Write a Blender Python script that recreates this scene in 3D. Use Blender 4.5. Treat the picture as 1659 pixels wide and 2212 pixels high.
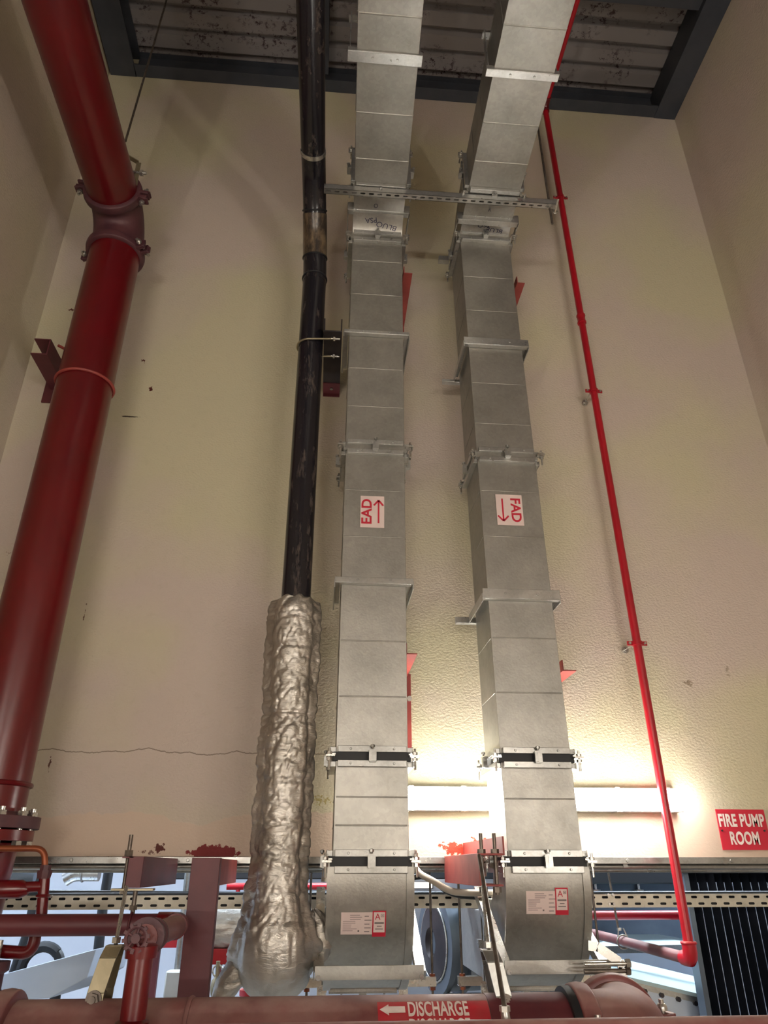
import bpy, bmesh, math, random
from math import sin, cos, pi, radians, sqrt, atan2
from mathutils import Vector, Matrix, noise
random.seed(7)
for o in list(bpy.data.objects): bpy.data.objects.remove(o)
S = bpy.context.scene; COL = S.collection
ZC = 3.0                                   # eye height above the floor
FPX = 1535.0; TH = radians(26.6); YW = radians(4.66)
# ---------------- camera ----------------
cam = bpy.data.cameras.new('camera'); co = bpy.data.objects.new('camera', cam); COL.objects.link(co)
cam.sensor_fit = 'VERTICAL'; cam.sensor_height = 36; cam.lens = FPX/2212*36; cam.clip_start = .05
co.location = (0, 0, ZC); co.rotation_euler = (pi/2+TH, 0, -YW); S.camera = co
# ---------------- view and world ----------------
S.view_settings.view_transform = 'Standard'; S.view_settings.look = 'None'; S.view_settings.gamma = 1
S.view_settings.use_curve_mapping = False; S.view_settings.exposure = 0.7
W = bpy.data.worlds.new('world'); S.world = W; W.use_nodes = True
W.node_tree.nodes['Background'].inputs[0].default_value = (.5, .6, .8, 1)
W.node_tree.nodes['Background'].inputs[1].default_value = .02
LAMP = 50.0        # batten lamp on the back wall
FILL_LAMP = 80.0   # unseen fill battens, added on the walls behind the viewer
NEXT_LAMP = 72.0   # panels in the next room

_F = (sin(YW)*cos(TH), cos(YW)*cos(TH), sin(TH)); _R = (cos(YW), -sin(YW), 0); _U = (-sin(YW)*sin(TH), -cos(YW)*sin(TH), cos(TH))
def P(px, py, Y=None, Z=None, X=None):     # world point of a photo pixel on a known plane (Z above eye level)
    a = (px-829.5)/FPX; b = (1106-py)/FPX
    d = [_F[i]+a*_R[i]+b*_U[i] for i in range(3)]
    t = Y/d[1] if Y is not None else Z/d[2] if Z is not None else X/d[0]
    return Vector((t*d[0], t*d[1], t*d[2]+ZC))
def Xp(px, py, Y): return P(px, py, Y=Y).x
def Zp(py, Y, px=800): return P(px, py, Y=Y).z

# ---------------- materials ----------------
def srgb(r, g, b):
    f = lambda c: (c/255/12.92) if c/255 <= .04045 else ((c/255+.055)/1.055)**2.4
    return (f(r), f(g), f(b), 1)
class NT:
    def __init__(s, name):
        s.m = bpy.data.materials.new(name); s.m.use_nodes = True; s.t = s.m.node_tree; s.n = s.t.nodes; s.l = s.t.links
        s.b = s.n['Principled BSDF']
    def new(s, k, **kw):
        n = s.n.new(k)
        for a, b in kw.items(): setattr(n, a, b)
        return n
    def link(s, a, b): s.l.new(a, b)
    def pos(s):
        if not hasattr(s, '_p'): s._p = s.new('ShaderNodeNewGeometry')
        return s._p.outputs['Position']
    def nrm(s): s.pos(); return s._p.outputs['Normal']
    def noise(s, scale, detail=4, rough=.55, stretch=None, dist=0):
        n = s.new('ShaderNodeTexNoise'); n.inputs['Scale'].default_value = scale; n.inputs['Detail'].default_value = detail
        n.inputs['Roughness'].default_value = rough; n.inputs['Distortion'].default_value = dist
        if stretch:
            mp = s.new('ShaderNodeMapping'); mp.inputs['Scale'].default_value = stretch; s.link(s.pos(), mp.inputs['Vector']); s.link(mp.outputs[0], n.inputs['Vector'])
        else: s.link(s.pos(), n.inputs['Vector'])
        return n.outputs['Fac']
    def math(s, op, a, b=None, c=None, clamp=False):
        n = s.new('ShaderNodeMath', operation=op); n.use_clamp = clamp
        for i, v in enumerate((a, b, c)):
            if v is None: continue
            if isinstance(v, (int, float)): n.inputs[i].default_value = v
            else: s.link(v, n.inputs[i])
        return n.outputs[0]
    def ramp(s, fac, lo, hi):
        n = s.new('ShaderNodeMapRange'); n.inputs[1].default_value = lo; n.inputs[2].default_value = hi; s.link(fac, n.inputs[0]); return n.outputs[0]
    def mix(s, fac, a, b):
        n = s.new('ShaderNodeMix', data_type='RGBA')
        if isinstance(fac, (int, float)): n.inputs[0].default_value = fac
        else: s.link(fac, n.inputs[0])
        for i, v in ((6, a), (7, b)):
            if isinstance(v, tuple): n.inputs[i].default_value = v
            else: s.link(v, n.inputs[i])
        return n.outputs[2]
    def color(s, c): s.link(c, s.b.inputs['Base Color']) if not isinstance(c, tuple) else setattr(s.b.inputs['Base Color'], 'default_value', c)
    def bump(s, h, strength=.3, dist=.01):
        n = s.new('ShaderNodeBump'); n.inputs['Strength'].default_value = strength; n.inputs['Distance'].default_value = dist
        s.link(h, n.inputs['Height']); s.link(n.outputs[0], s.b.inputs['Normal'])
    def set(s, **kw):
        for k, v in kw.items(): s.b.inputs[k.replace('_', ' ')].default_value = v
    def dust(s, base, col, amount=.8, lo=.35, hi=.95):   # dust lying on upward faces
        sep = s.new('ShaderNodeSeparateXYZ'); s.link(s.nrm(), sep.inputs[0])
        m = s.math('MULTIPLY', s.ramp(sep.outputs[2], lo, hi), s.ramp(s.noise(9, 5), .25, .6)); m = s.math('MULTIPLY', m, amount, clamp=True)
        return s.mix(m, base, col), m
def paint(name, c, c2=None, rough=.4, dust=None, scale=6, metal=0, bump=0, spec=.5):
    t = NT(name); base = t.mix(t.ramp(t.noise(scale, 6), .35, .7), c, c2 or tuple([x*.8 for x in c[:3]]+[1]))
    if dust:
        base, m = t.dust(base, dust); t.link(t.math('MULTIPLY_ADD', m, .5, rough), t.b.inputs['Roughness'])
    else: t.set(Roughness=rough)
    t.color(base); t.set(Metallic=metal); t.b.inputs['Specular IOR Level'].default_value = spec
    if bump: t.bump(t.noise(scale*12, 4), bump, .003)
    return t.m
def emit(name, c, k):
    t = NT(name); t.color(c); t.b.inputs['Emission Color'].default_value = c; t.b.inputs['Emission Strength'].default_value = k; return t.m
def galv(name, c1, c2, rough=.42, spangle=55, metal=.75, bump=.12):
    t = NT(name); v = t.new('ShaderNodeTexVoronoi'); v.inputs['Scale'].default_value = spangle; t.link(t.pos(), v.inputs['Vector'])
    sx = t.new('ShaderNodeSeparateColor'); t.link(v.outputs['Color'], sx.inputs[0])
    f = t.math('MULTIPLY_ADD', sx.outputs[0], .35, t.ramp(t.noise(5, 5), .3, .75)); f = t.math('MULTIPLY', f, .75, clamp=True)
    t.color(t.mix(f, c1, c2)); t.set(Metallic=metal)
    t.link(t.math('MULTIPLY_ADD', t.noise(14, 4), .16, rough-.08), t.b.inputs['Roughness'])
    t.bump(t.noise(95, 3), bump, .004); return t.m
M = {}
M['galv'] = galv('galvanised sheet', srgb(142, 140, 134), srgb(172, 169, 162), .42, 60, .8)
M['galv_rail'] = galv('galvanised rail', srgb(128, 127, 123), srgb(168, 167, 163), .3, 90, .85, .04)
M['galv_lit'] = galv('galvanised rail with painted gleam', srgb(165, 165, 162), srgb(205, 205, 202), .3, 90, .85, .04)  # paler copy of the rail steel, with the upper reflections put into its colour
M['glint'] = paint('painted glint', srgb(150, 164, 184), srgb(90, 100, 116), .3, None, 5, .8)  # pale colour standing for the highlights on the gate folds
M['zinc'] = galv('zinc plated steel', srgb(175, 172, 165), srgb(205, 203, 198), .28, 120, .9, .03)
M['yzinc'] = galv('passivated steel', srgb(128, 118, 94), srgb(156, 146, 120), .4, 60, .6, .05)
M['tray'] = galv('tray steel', srgb(176, 170, 154), srgb(214, 208, 192), .45, 30, .5, .04)
M['gasket'] = paint('black gasket', srgb(28, 28, 30), rough=.6)
M['red'] = paint('red pipe paint', srgb(96, 3, 12), srgb(84, 5, 12), .28, None, 3, spec=.6)
M['red_dust'] = paint('dusty red pipe paint', srgb(118, 64, 62), srgb(98, 52, 54), .42, srgb(160, 130, 122), 5, bump=.05)
M['red_small'] = paint('bright red enamel', srgb(168, 18, 34), srgb(150, 18, 32), .3, srgb(170, 90, 82), 4)
M['oxide'] = paint('red oxide primer', srgb(152, 62, 54), srgb(124, 44, 40), .55, srgb(150, 100, 90), 8, bump=.08)
M['maroon'] = paint('maroon steel paint', srgb(92, 36, 42), srgb(76, 28, 36), .5, None, 7, bump=.08)
M['copper'] = paint('stained copper tube', srgb(130, 66, 44), srgb(150, 84, 50), .4, None, 14, .5)
M['grime'] = paint('grimy cast iron', srgb(84, 46, 50), srgb(66, 34, 42), .55, None, 12, bump=.2)
M['steel_dark'] = paint('dark steel', srgb(64, 58, 58), srgb(46, 42, 46), .4, None, 9, .5)
M['beam'] = paint('dark roof steel', srgb(60, 62, 68), srgb(46, 50, 58), .55, None, 5)
M['white_plate'] = paint('sticker paper', srgb(216, 196, 190), srgb(206, 188, 182), .5)
M['white_ink'] = paint('white lettering', srgb(226, 214, 208), srgb(206, 190, 184), .5, None, 18)
M['red_ink'] = paint('red ink', srgb(186, 28, 52), srgb(178, 26, 48), .5)
M['ink'] = paint('dark marker ink', srgb(36, 34, 66), rough=.5)
M['grey_ink'] = paint('grey print', srgb(120, 108, 106), rough=.6)
M['sign_red'] = paint('sign red', srgb(190, 28, 52), srgb(180, 26, 50), .35)
M['band_red'] = paint('red marker band', srgb(178, 32, 48), srgb(160, 38, 48), .4, srgb(170, 96, 92), 9)
M['cable'] = paint('grey conduit', srgb(170, 160, 146), rough=.4)
M['black'] = paint('black rubber', srgb(22, 24, 28), rough=.5)
M['rod'] = paint('threaded steel', srgb(120, 110, 100), srgb(90, 82, 76), .45, None, 30, .7)
M['next_wall'] = paint('white painted wall', srgb(214, 218, 226), srgb(198, 204, 216), .7, None, 1.2)
M['next_panel'] = paint('pale metal cladding', srgb(176, 186, 198), srgb(160, 170, 186), .35, None, 1.5, .3)
M['cyan_panel'] = paint('pale green sheet', srgb(176, 196, 196), srgb(160, 182, 184), .4, None, 1.5)
M['greybox'] = paint('light grey enclosure', srgb(186, 188, 184), rough=.5)
M['slate'] = paint('slate blue steel', srgb(96, 106, 116), srgb(78, 88, 100), .4, None, 3, .3)
M['lamp'] = emit('lit diffuser', (1, .98, .92, 1), LAMP)
M['fill_lamp'] = emit('added fill tube', (1, .95, .88, 1), FILL_LAMP)
M['nextlamp'] = emit('lit panel', (.74, .86, 1, 1), NEXT_LAMP)
M['farlight'] = emit('distant lamp', (1, .97, .9, 1), 6)
# black drainage pipe: scuffed, streaked along its length
t = NT('black steel pipe'); st = t.ramp(t.noise(26, 6, .7, (1, .35, .22)), .56, .78)
t.color(t.mix(st, srgb(26, 24, 30), srgb(104, 92, 84))); t.set(Roughness=.22); t.bump(t.noise(60, 3), .03, .002); M['blackpipe'] = t.m
t = NT('clear worn fitting'); t.color(t.mix(t.ramp(t.noise(22, 6, .7, (1, .4, .3)), .42, .68), srgb(44, 36, 32), srgb(126, 108, 84))); t.set(Roughness=.3); M['fitting'] = t.m
M['gloss_black'] = paint('gloss black sheet', srgb(44, 48, 58), srgb(30, 34, 42), .28, None, 4, .5)
# foil
t = NT('aluminium foil wrap'); t.color(t.mix(t.ramp(t.noise(7, 4), .35, .7), srgb(176, 171, 162), srgb(202, 197, 190))); t.set(Metallic=.88, Roughness=.36)
t.bump(t.noise(22, 6, .62, (.7, .7, 1.9), 1.5), .45, .010); M['foil'] = t.m
# plaster
def plaster(name, c1, c2, marks=(), patch=False, rough=.62):
    t = NT(name); sep = t.new('ShaderNodeSeparateXYZ'); t.link(t.pos(), sep.inputs[0]); X, Y, Z = sep.outputs
    base = t.mix(t.ramp(t.noise(.75, 3), .42, .58), c1, c2)
    base = t.mix(t.math('MULTIPLY', t.ramp(t.noise(18, 5), .55, .8), .25), base, tuple([v*.72 for v in c1[:3]]+[1]))
    fine = t.noise(62, 4, .5, (1, 1, 1.4)); amp = fine
    if patch:
        edge = t.math('MULTIPLY_ADD', t.noise(1.6, 5, .6, (1, .1, .1)), .34, ZC+.06)
        pm = t.ramp(t.math('SUBTRACT', edge, Z), -.004, .004)
        base = t.mix(pm, base, srgb(196, 176, 158)); amp = t.math('MULTIPLY', fine, t.math('MULTIPLY_ADD', pm, -.55, 1))
        amp = t.math('ADD', amp, t.math('MULTIPLY', pm, .5))
        cz = t.math('MULTIPLY_ADD', t.noise(2.6, 8, .6, (1, 0, 0)), .14, ZC+.475)
        d = t.math('ABSOLUTE', t.math('SUBTRACT', Z, cz)); cm = t.ramp(d, .0035, .0015)
        cm = t.math('MULTIPLY', cm, t.ramp(X, .35, .1)); base = t.mix(t.math('MULTIPLY', cm, .7), base, srgb(84, 66, 50))
    for (mx, mz, rx, rz, col, k, sc, thr) in marks:      # splashes and scratches with a shape of their own
        dx = t.math('DIVIDE', t.math('SUBTRACT', X, mx), rx); dz = t.math('DIVIDE', t.math('SUBTRACT', Z, mz), rz)
        r = t.math('SQRT', t.math('ADD', t.math('MULTIPLY', dx, dx), t.math('MULTIPLY', dz, dz)))
        v = t.math('SUBTRACT', t.noise(sc, 5, .65), t.math('MULTIPLY', r, .3)); m = t.math('MULTIPLY', t.ramp(v, thr, thr+.03), k, clamp=True)
        base = t.mix(m, base, col)
    t.color(base); t.set(Roughness=rough); t.b.inputs['Specular IOR Level'].default_value = .3
    t.bump(amp, .5, .009); return t.m
def mk(px, py, rx, rz, col, k=1, sc=30, thr=.32):
    p = P(px, py, Y=4); return (p.x, p.z, rx, rz, col, k, sc, thr)
RED = srgb(176, 58, 40); BR = srgb(84, 34, 26); GR = srgb(116, 98, 76)
M['wall_back'] = plaster('cream plaster', srgb(190, 182, 154), srgb(189, 175, 163), [
    mk(1002, 1838, .16, .06, RED, 1, 22, .33), mk(1036, 1828, .06, .07, RED, 1, 24, .3), mk(975, 1834, .045, .03, RED, 1, 24, .25),
    mk(465, 1842, .12, .035, srgb(118, 36, 36), 1, 20, .2), mk(345, 1833, .04, .03, BR, 1, 40, .32), mk(320, 1842, .13, .03, BR, .8, 60, .46),
    mk(155, 669, .06, .025, BR, 1, 40, .4), mk(310, 780, .03, .06, BR, 1, 45, .42), mk(326, 840, .02, .03, BR, 1, 30, .3),
    mk(107, 1650, .012, .12, BR, .9, 50, .4), mk(182, 1330, .01, .15, BR, .8, 50, .42), mk(20, 1196, .05, .03, BR, .8, 60, .46),
    mk(283, 900, .09, .006, srgb(60, 50, 40), 1, 10, .3), mk(495, 320, .04, .12, GR, .5, 14, .45), mk(1490, 1478, .09, .08, GR, .7, 24, .44),
    mk(1570, 1450, .06, .08, GR, .5, 24, .45), mk(1505, 1430, .05, .04, srgb(90, 80, 70), .6, 40, .47), mk(692, 1728, .14, .05, srgb(150, 134, 70), .8, 70, .42)], True)
M['wall_side'] = plaster('side plaster', srgb(190, 179, 156), srgb(190, 174, 162), [])
M['floor'] = plaster('concrete floor', srgb(150, 144, 134), srgb(134, 128, 118))
# roof decking, rusted through in places
t = NT('roof decking'); r1 = t.ramp(t.noise(22, 8, .78), .53, .58); r2 = t.ramp(t.noise(2.1, 3), .46, .56); rm = t.math('MULTIPLY', r1, r2)
t.color(t.mix(rm, srgb(122, 116, 114), srgb(46, 24, 26))); t.set(Roughness=.55); M['deck'] = t.m

# ---------------- mesh helpers ----------------
WL = {}                                    # world origin of every parent
class MB:
    def __init__(s): s.v = []; s.f = []
    def add(s, vs, fs):
        n = len(s.v); s.v += [Vector(v) for v in vs]; s.f += [tuple(i+n for i in f) for f in fs]; return s
    def box(s, x0, x1, y0, y1, z0, z1):
        return s.hexa([(x0, y0, z0), (x1, y0, z0), (x1, y1, z0), (x0, y1, z0), (x0, y0, z1), (x1, y0, z1), (x1, y1, z1), (x0, y1, z1)])
    def hexa(s, p): return s.add(p, [(0, 3, 2, 1), (4, 5, 6, 7), (0, 1, 5, 4), (1, 2, 6, 5), (2, 3, 7, 6), (3, 0, 4, 7)])
    def ob(s, c, a, b, d):                 # box from centre and three half-axis vectors
        c = Vector(c); a = Vector(a); b = Vector(b); d = Vector(d)
        return s.hexa([c-a-b-d, c+a-b-d, c+a+b-d, c-a+b-d, c-a-b+d, c+a-b+d, c+a+b+d, c-a+b+d])
    def bar(s, p0, p1, w, h, up=(0, 0, 1)):
        p0 = Vector(p0); p1 = Vector(p1); d = p1-p0; u = Vector(up); sd = d.cross(u).normalized(); u2 = sd.cross(d).normalized()
        return s.ob((p0+p1)/2, d/2, sd*w/2, u2*h/2)
    def ext(s, poly, p0, p1, ex, ey):      # extrude a 2-D outline from p0 to p1
        p0 = Vector(p0); p1 = Vector(p1); ex = Vector(ex); ey = Vector(ey); n = len(poly)
        vs = [p0+ex*a+ey*b for a, b in poly]+[p1+ex*a+ey*b for a, b in poly]
        return s.add(vs, [tuple(range(n))[::-1], tuple(range(n, 2*n))]+[(i, (i+1) % n, n+(i+1) % n, n+i) for i in range(n)])
    def tube(s, pts, r, seg=20, cap=True, r_fn=None):
        pts = [Vector(p) for p in pts]; n = len(pts); T = []
        for i in range(n): T.append((pts[min(i+1, n-1)]-pts[max(i-1, 0)]).normalized())
        u = T[0].orthogonal().normalized(); vs = []; fs = []
        for i in range(n):
            if i: u = (u-T[i]*u.dot(T[i])).normalized()
            w = T[i].cross(u); rr = r[i] if isinstance(r, (list, tuple)) else r
            for k in range(seg):
                a = 2*pi*k/seg; vs.append(pts[i]+(u*cos(a)+w*sin(a))*rr)
        for i in range(n-1):
            for k in range(seg): a = i*seg+k; b = i*seg+(k+1) % seg; fs.append((a, b, b+seg, a+seg))
        if cap: fs += [tuple(range(seg))[::-1], tuple(range((n-1)*seg, n*seg))]
        return s.add(vs, fs)
    def cyl(s, p0, p1, r, seg=20): return s.tube([p0, p1], r, seg)
    def lathe(s, p0, ax, prof, seg=24):    # prof: (distance along axis, radius)
        ax = Vector(ax).normalized(); p0 = Vector(p0); return s.tube_r([p0+ax*a for a, _ in prof], [b for _, b in prof], ax, seg)
    def tube_r(s, pts, rs, ax, seg):
        u = ax.orthogonal().normalized(); w = ax.cross(u); vs = []; fs = []; n = len(pts)
        for p, r in zip(pts, rs):
            for k in range(seg): a = 2*pi*k/seg; vs.append(p+(u*cos(a)+w*sin(a))*max(r, 1e-4))
        for i in range(n-1):
            for k in range(seg): a = i*seg+k; b = i*seg+(k+1) % seg; fs.append((a, b, b+seg, a+seg))
        fs += [tuple(range(seg))[::-1], tuple(range((n-1)*seg, n*seg))]
        return s.add(vs, fs)
    def hexnut(s, c, ax, r, h): ax = Vector(ax).normalized(); c = Vector(c); return s.tube_r([c-ax*h/2, c+ax*h/2], [r, r], ax, 6)
    def ring(s, c, ax, R, r, seg=40, a0=0, a1=2*pi, ref=None, sec=8):
        ax = Vector(ax).normalized(); u = Vector(ref).normalized() if ref else ax.orthogonal().normalized(); w = ax.cross(u); c = Vector(c)
        full = abs(a1-a0-2*pi) < 1e-6; n = seg
        pts = [c+(u*cos(a0+(a1-a0)*i/n)+w*sin(a0+(a1-a0)*i/n))*R for i in range(n+1)]
        return s.tube(pts, r, sec, not full)
    def build(s, name, mat, parent=None, bevel=0, smooth=True, origin=None):
        if parent is not None: O = WL[parent.name]
        elif origin is not None: O = Vector(origin)
        else:
            mn = [min(v[i] for v in s.v) for i in range(3)]; mx = [max(v[i] for v in s.v) for i in range(3)]; O = Vector(((mn[0]+mx[0])/2, (mn[1]+mx[1])/2, mn[2]))
        me = bpy.data.meshes.new(name); me.from_pydata([v-O for v in s.v], [], s.f); me.update()
        bm = bmesh.new(); bm.from_mesh(me); bmesh.ops.recalc_face_normals(bm, faces=bm.faces); bm.to_mesh(me); bm.free()
        me.materials.append(M[mat] if isinstance(mat, str) else mat)
        if smooth:
            me.polygons.foreach_set('use_smooth', [True]*len(me.polygons)); me.set_sharp_from_angle(angle=radians(38))
        o = bpy.data.objects.new(name, me); COL.objects.link(o)
        if parent is not None: o.parent = parent; WL[o.name] = O.copy()
        else: o.location = O; WL[o.name] = O.copy()
        if bevel:
            b = o.modifiers.new('bevel', 'BEVEL'); b.width = bevel; b.segments = 2; b.limit_method = 'ANGLE'; b.angle_limit = radians(40)
        return o
def tag(o, label, cat=None, group=None, kind=None):
    o['label'] = label
    if cat: o['category'] = cat
    if group: o['group'] = group
    if kind: o['kind'] = kind
    return o
def thing(name, loc, label, cat, group=None):
    o = bpy.data.objects.new(name, None); COL.objects.link(o); o.location = loc; o.empty_display_size = .1; WL[o.name] = Vector(loc)
    return tag(o, label, cat, group)
def struct(o): o['kind'] = 'structure'; return o
def text_mb(body, size, fn, align='CENTER', sx=1, cuts=2, bold=0, spacing=1):
    c = bpy.data.curves.new('lettering', 'FONT'); c.body = body; c.size = size; c.align_x = align; c.align_y = 'CENTER'; c.offset = bold; c.space_character = spacing; c.resolution_u = 4
    o = bpy.data.objects.new('lettering', c); COL.objects.link(o); bpy.context.view_layer.update()
    me = bpy.data.meshes.new_from_object(o.evaluated_get(bpy.context.evaluated_depsgraph_get()))
    bm = bmesh.new(); bm.from_mesh(me); bmesh.ops.triangulate(bm, faces=bm.faces)
    if cuts: bmesh.ops.subdivide_edges(bm, edges=bm.edges, cuts=cuts, use_grid_fill=True)
    bm.verts.ensure_lookup_table(); m = MB(); m.add([fn(v.co.x*sx, v.co.y) for v in bm.verts], [tuple(v.index for v in f.verts) for f in bm.faces])
    bm.free(); bpy.data.objects.remove(o); bpy.data.meshes.remove(me); return m
def arc(c, r, a0, a1, n, ax='yz', x=0):
    return [Vector((x, c[0]+r*cos(a0+(a1-a0)*i/n), c[1]+r*sin(a0+(a1-a0)*i/n))) for i in range(n+1)]
# ================= structure =================
XL, XR, YB, ZT = -2.07, 3.01, 4.0, ZC+6.62
m = MB(); m.box(XL-.2, XR+.2, YB, YB+.2, ZC+.045, ZT); struct(m.build('wall_back', 'wall_back', smooth=False))
m = MB(); m.box(XL-.2, XL, -4, YB, 0, ZT); struct(m.build('wall_left', 'wall_side', smooth=False))
m = MB(); m.box(XR, XR+.2, -4, YB, 0, ZT); struct(m.build('wall_right', 'wall_side', smooth=False))
m = MB(); m.box(XL-.2, XR+.2, -4.2, -4, 0, ZT); struct(m.build('wall_front', 'wall_side', smooth=False))
m = MB(); m.box(-5.4, 6.2, -4.2, 10.2, -.2, 0); struct(m.build('floor', 'floor', smooth=False))
# roof: trapezoid metal decking with ribs running along x
m = MB(); y = -4.0; prof = []
while y < YB+.02: prof += [(y, 0), (y+.115, 0), (y+.135, .06), (y+.165, .06)]; y += .185
zc0 = ZC+6.42; n = len(prof)
m.add([(XL, a, zc0+b) for a, b in prof]+[(XR, a, zc0+b) for a, b in prof]+[(XL, prof[-1][0], ZT), (XL, prof[0][0], ZT), (XR, prof[-1][0], ZT), (XR, prof[0][0], ZT)],
      [(i, i+1, n+i+1, n+i) for i in range(n-1)]+[(2*n, 2*n+1, 2*n+3, 2*n+2)])
struct(m.build('ceiling', 'deck', smooth=False))
# perimeter and cross steel under the decking
def ibeam(p0, p1, w, h, up=(0, 0, 1), tf=.014, tw=.01):
    pl = [(-w/2, 0), (w/2, 0), (w/2, tf), (tw/2, tf), (tw/2, h-tf), (w/2, h-tf), (w/2, h), (-w/2, h), (-w/2, h-tf), (-tw/2, h-tf), (-tw/2, tf), (-w/2, tf)]
    p0 = Vector(p0); p1 = Vector(p1); d = (p1-p0).normalized(); return MB().ext(pl, p0, p1, d.cross(Vector(up)), up)
BZ = ZC+6.16
m = MB(); m.box(XL+.23, XR-.2, YB-.02, YB-.002, BZ, BZ+.26); m.box(XL+.23, XR-.2, YB-.11, YB-.02, BZ, BZ+.012); m.box(XL+.23, XR-.2, YB-.06, YB-.02, BZ+.245, BZ+.26)
struct(m.build('trim_1', 'beam', smooth=False))
struct(ibeam((XL+.125, -4, BZ), (XL+.125, YB, BZ), .22, .26).build('trim_2', 'beam', smooth=False))
m = MB(); m.box(XR-.2, XR-.002, -4, YB, BZ-.005, BZ+.02); m.box(XR-.2, XR-.185, -4, YB, BZ+.02, BZ+.26); struct(m.build('trim_3', 'beam', smooth=False))
xb = P(697, 120, Z=6.2).x
struct(ibeam((xb, -4, BZ+.06), (xb, YB-.12, BZ+.06), .10, .2).build('trim_4', 'beam', smooth=False))
for i, yy in enumerate((3.05, 1.0, -1.0)):
    struct(ibeam((XL+.24, yy, BZ+.05), (XR-.2, yy, BZ+.05), .12, .2).build('trim_%d' % (5+i), 'beam', smooth=False))
# opening head: galvanised angle and a conduit under it
m = MB(); m.box(XL, XR, YB-.012, YB+.19, ZC+.018, ZC+.044); m.box(XL, XR, YB-.016, YB-.012, ZC+.018, ZC+.05)
for k in range(9): m.cyl((XL+.3+k*.56, YB-.02, ZC+.034), (XL+.3+k*.56, YB-.012, ZC+.034), .009, 8)
struct(m.build('trim_8', 'galv_rail', bevel=.002))
# next room
m = MB(); m.box(-5.4, 6.2, 10, 10.2, 0, ZC+2); struct(m.build('wall_far', 'next_wall', smooth=False))
m = MB(); m.box(-5.4, -5.2, 4.2, 10, 0, ZC+2); struct(m.build('wall_far_left', 'next_wall', smooth=False))
m = MB(); m.box(6.0, 6.2, 4.2, 10, 0, ZC+2); struct(m.build('wall_far_right', 'next_wall', smooth=False))
m = MB(); m.box(-5.4, XL-.2, 4.0, 4.2, 0, ZC+2); struct(m.build('wall_near_left', 'next_wall', smooth=False))
m = MB(); m.box(XR+.2, 6.2, 4.0, 4.2, 0, ZC+2); struct(m.build('wall_near_right', 'next_wall', smooth=False))
m = MB(); m.box(-5.4, 6.2, 4.2, 10.2, ZC+2, ZC+2.2); struct(m.build('ceiling_far', 'next_wall', smooth=False))

# ================= room lights, with added fill battens =================
def batten(x0, x1, y, z, sgn, lampmat, label, r=.055, rods=False):
    t = thing('batten_lamp', ((x0+x1)/2, y, z), label, 'lamp')
    yb = y-sgn*.085
    MB().box(x0+.02, x1-.02, min(y, yb), max(y, yb), z-.058, z+.058).build('housing', 'greybox', t, .004)
    pts = []; rs = []; c = y-sgn*.09; n = 8
    for i in range(n+1): a = pi/2*i/n; pts.append((x0+r*(1-cos(a))*1.0, c, z)); rs.append(max(r*sin(a), .004))
    for i in range(n, -1, -1): a = pi/2*i/n; pts.append((x1-r*(1-cos(a)), c, z)); rs.append(max(r*sin(a), .004))
    MB().tube(pts, rs, 28, True).build('diffuser', lampmat, t)
    if rods:
        for xx in (x0+.2, x1-.2): MB().cyl((xx, y-sgn*.02, z+.05), (xx, y-sgn*.02, ZC+6.2), .006, 10).build('hanging_rod', 'rod', t)
    for k in range(6):
        xx = x0+.1+(x1-x0-.2)*k/5
        for e in (-1, 1): MB().box(xx-.012, xx+.012, min(c, y)-.012, max(c, y), z+e*(r+.001)-.005, z+e*(r+.001)+.005).build('clip', 'zinc', t)
    return t
zl = (Zp(1703, 3.94, 1100)+Zp(1750, 3.94, 1100))/2
batten(.36, 1.93, YB, zl, 1, 'lamp', 'long glowing white batten lamp on the wall behind the ducts')
for x, rz, lb in ((XL, pi/2, 'added fill batten on the left wall, unseen beside the viewer'), (XR, -pi/2, 'added fill batten on the right wall, unseen beside the viewer')):
    t = batten(-.8, .8, 0, 0, 1, 'fill_lamp', lb); t.location = (x, -2.2, ZC-.2); t.rotation_euler.z = rz  # these four battens are added out of view to brighten walls and ducts
batten(-1.95, -.35, -4, ZC+.8, -1, 'fill_lamp', 'added fill batten, unseen on the wall behind the viewer, left one')
batten(1.3, 2.9, -4, ZC+.8, -1, 'fill_lamp', 'added fill batten, unseen on the wall behind the viewer, right one')
for i, (x, yy) in enumerate(((-2.6, 6.2), (.4, 6.6), (3.2, 6.2))):
    t = thing('ceiling_lamp', (x, yy, ZC+2), 'cool white ceiling panel lamp in the room beyond, ' + ('left', 'middle', 'right')[i] + ' of three', 'lamp', 'ceiling lamps in the next room')
    MB().box(x-.65, x+.65, yy-.32, yy+.32, ZC+1.95, ZC+1.999).build('frame', 'greybox', t)
    MB().box(x-.6, x+.6, yy-.28, yy+.28, ZC+1.935, ZC+1.95).build('diffuser', 'nextlamp', t)

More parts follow.
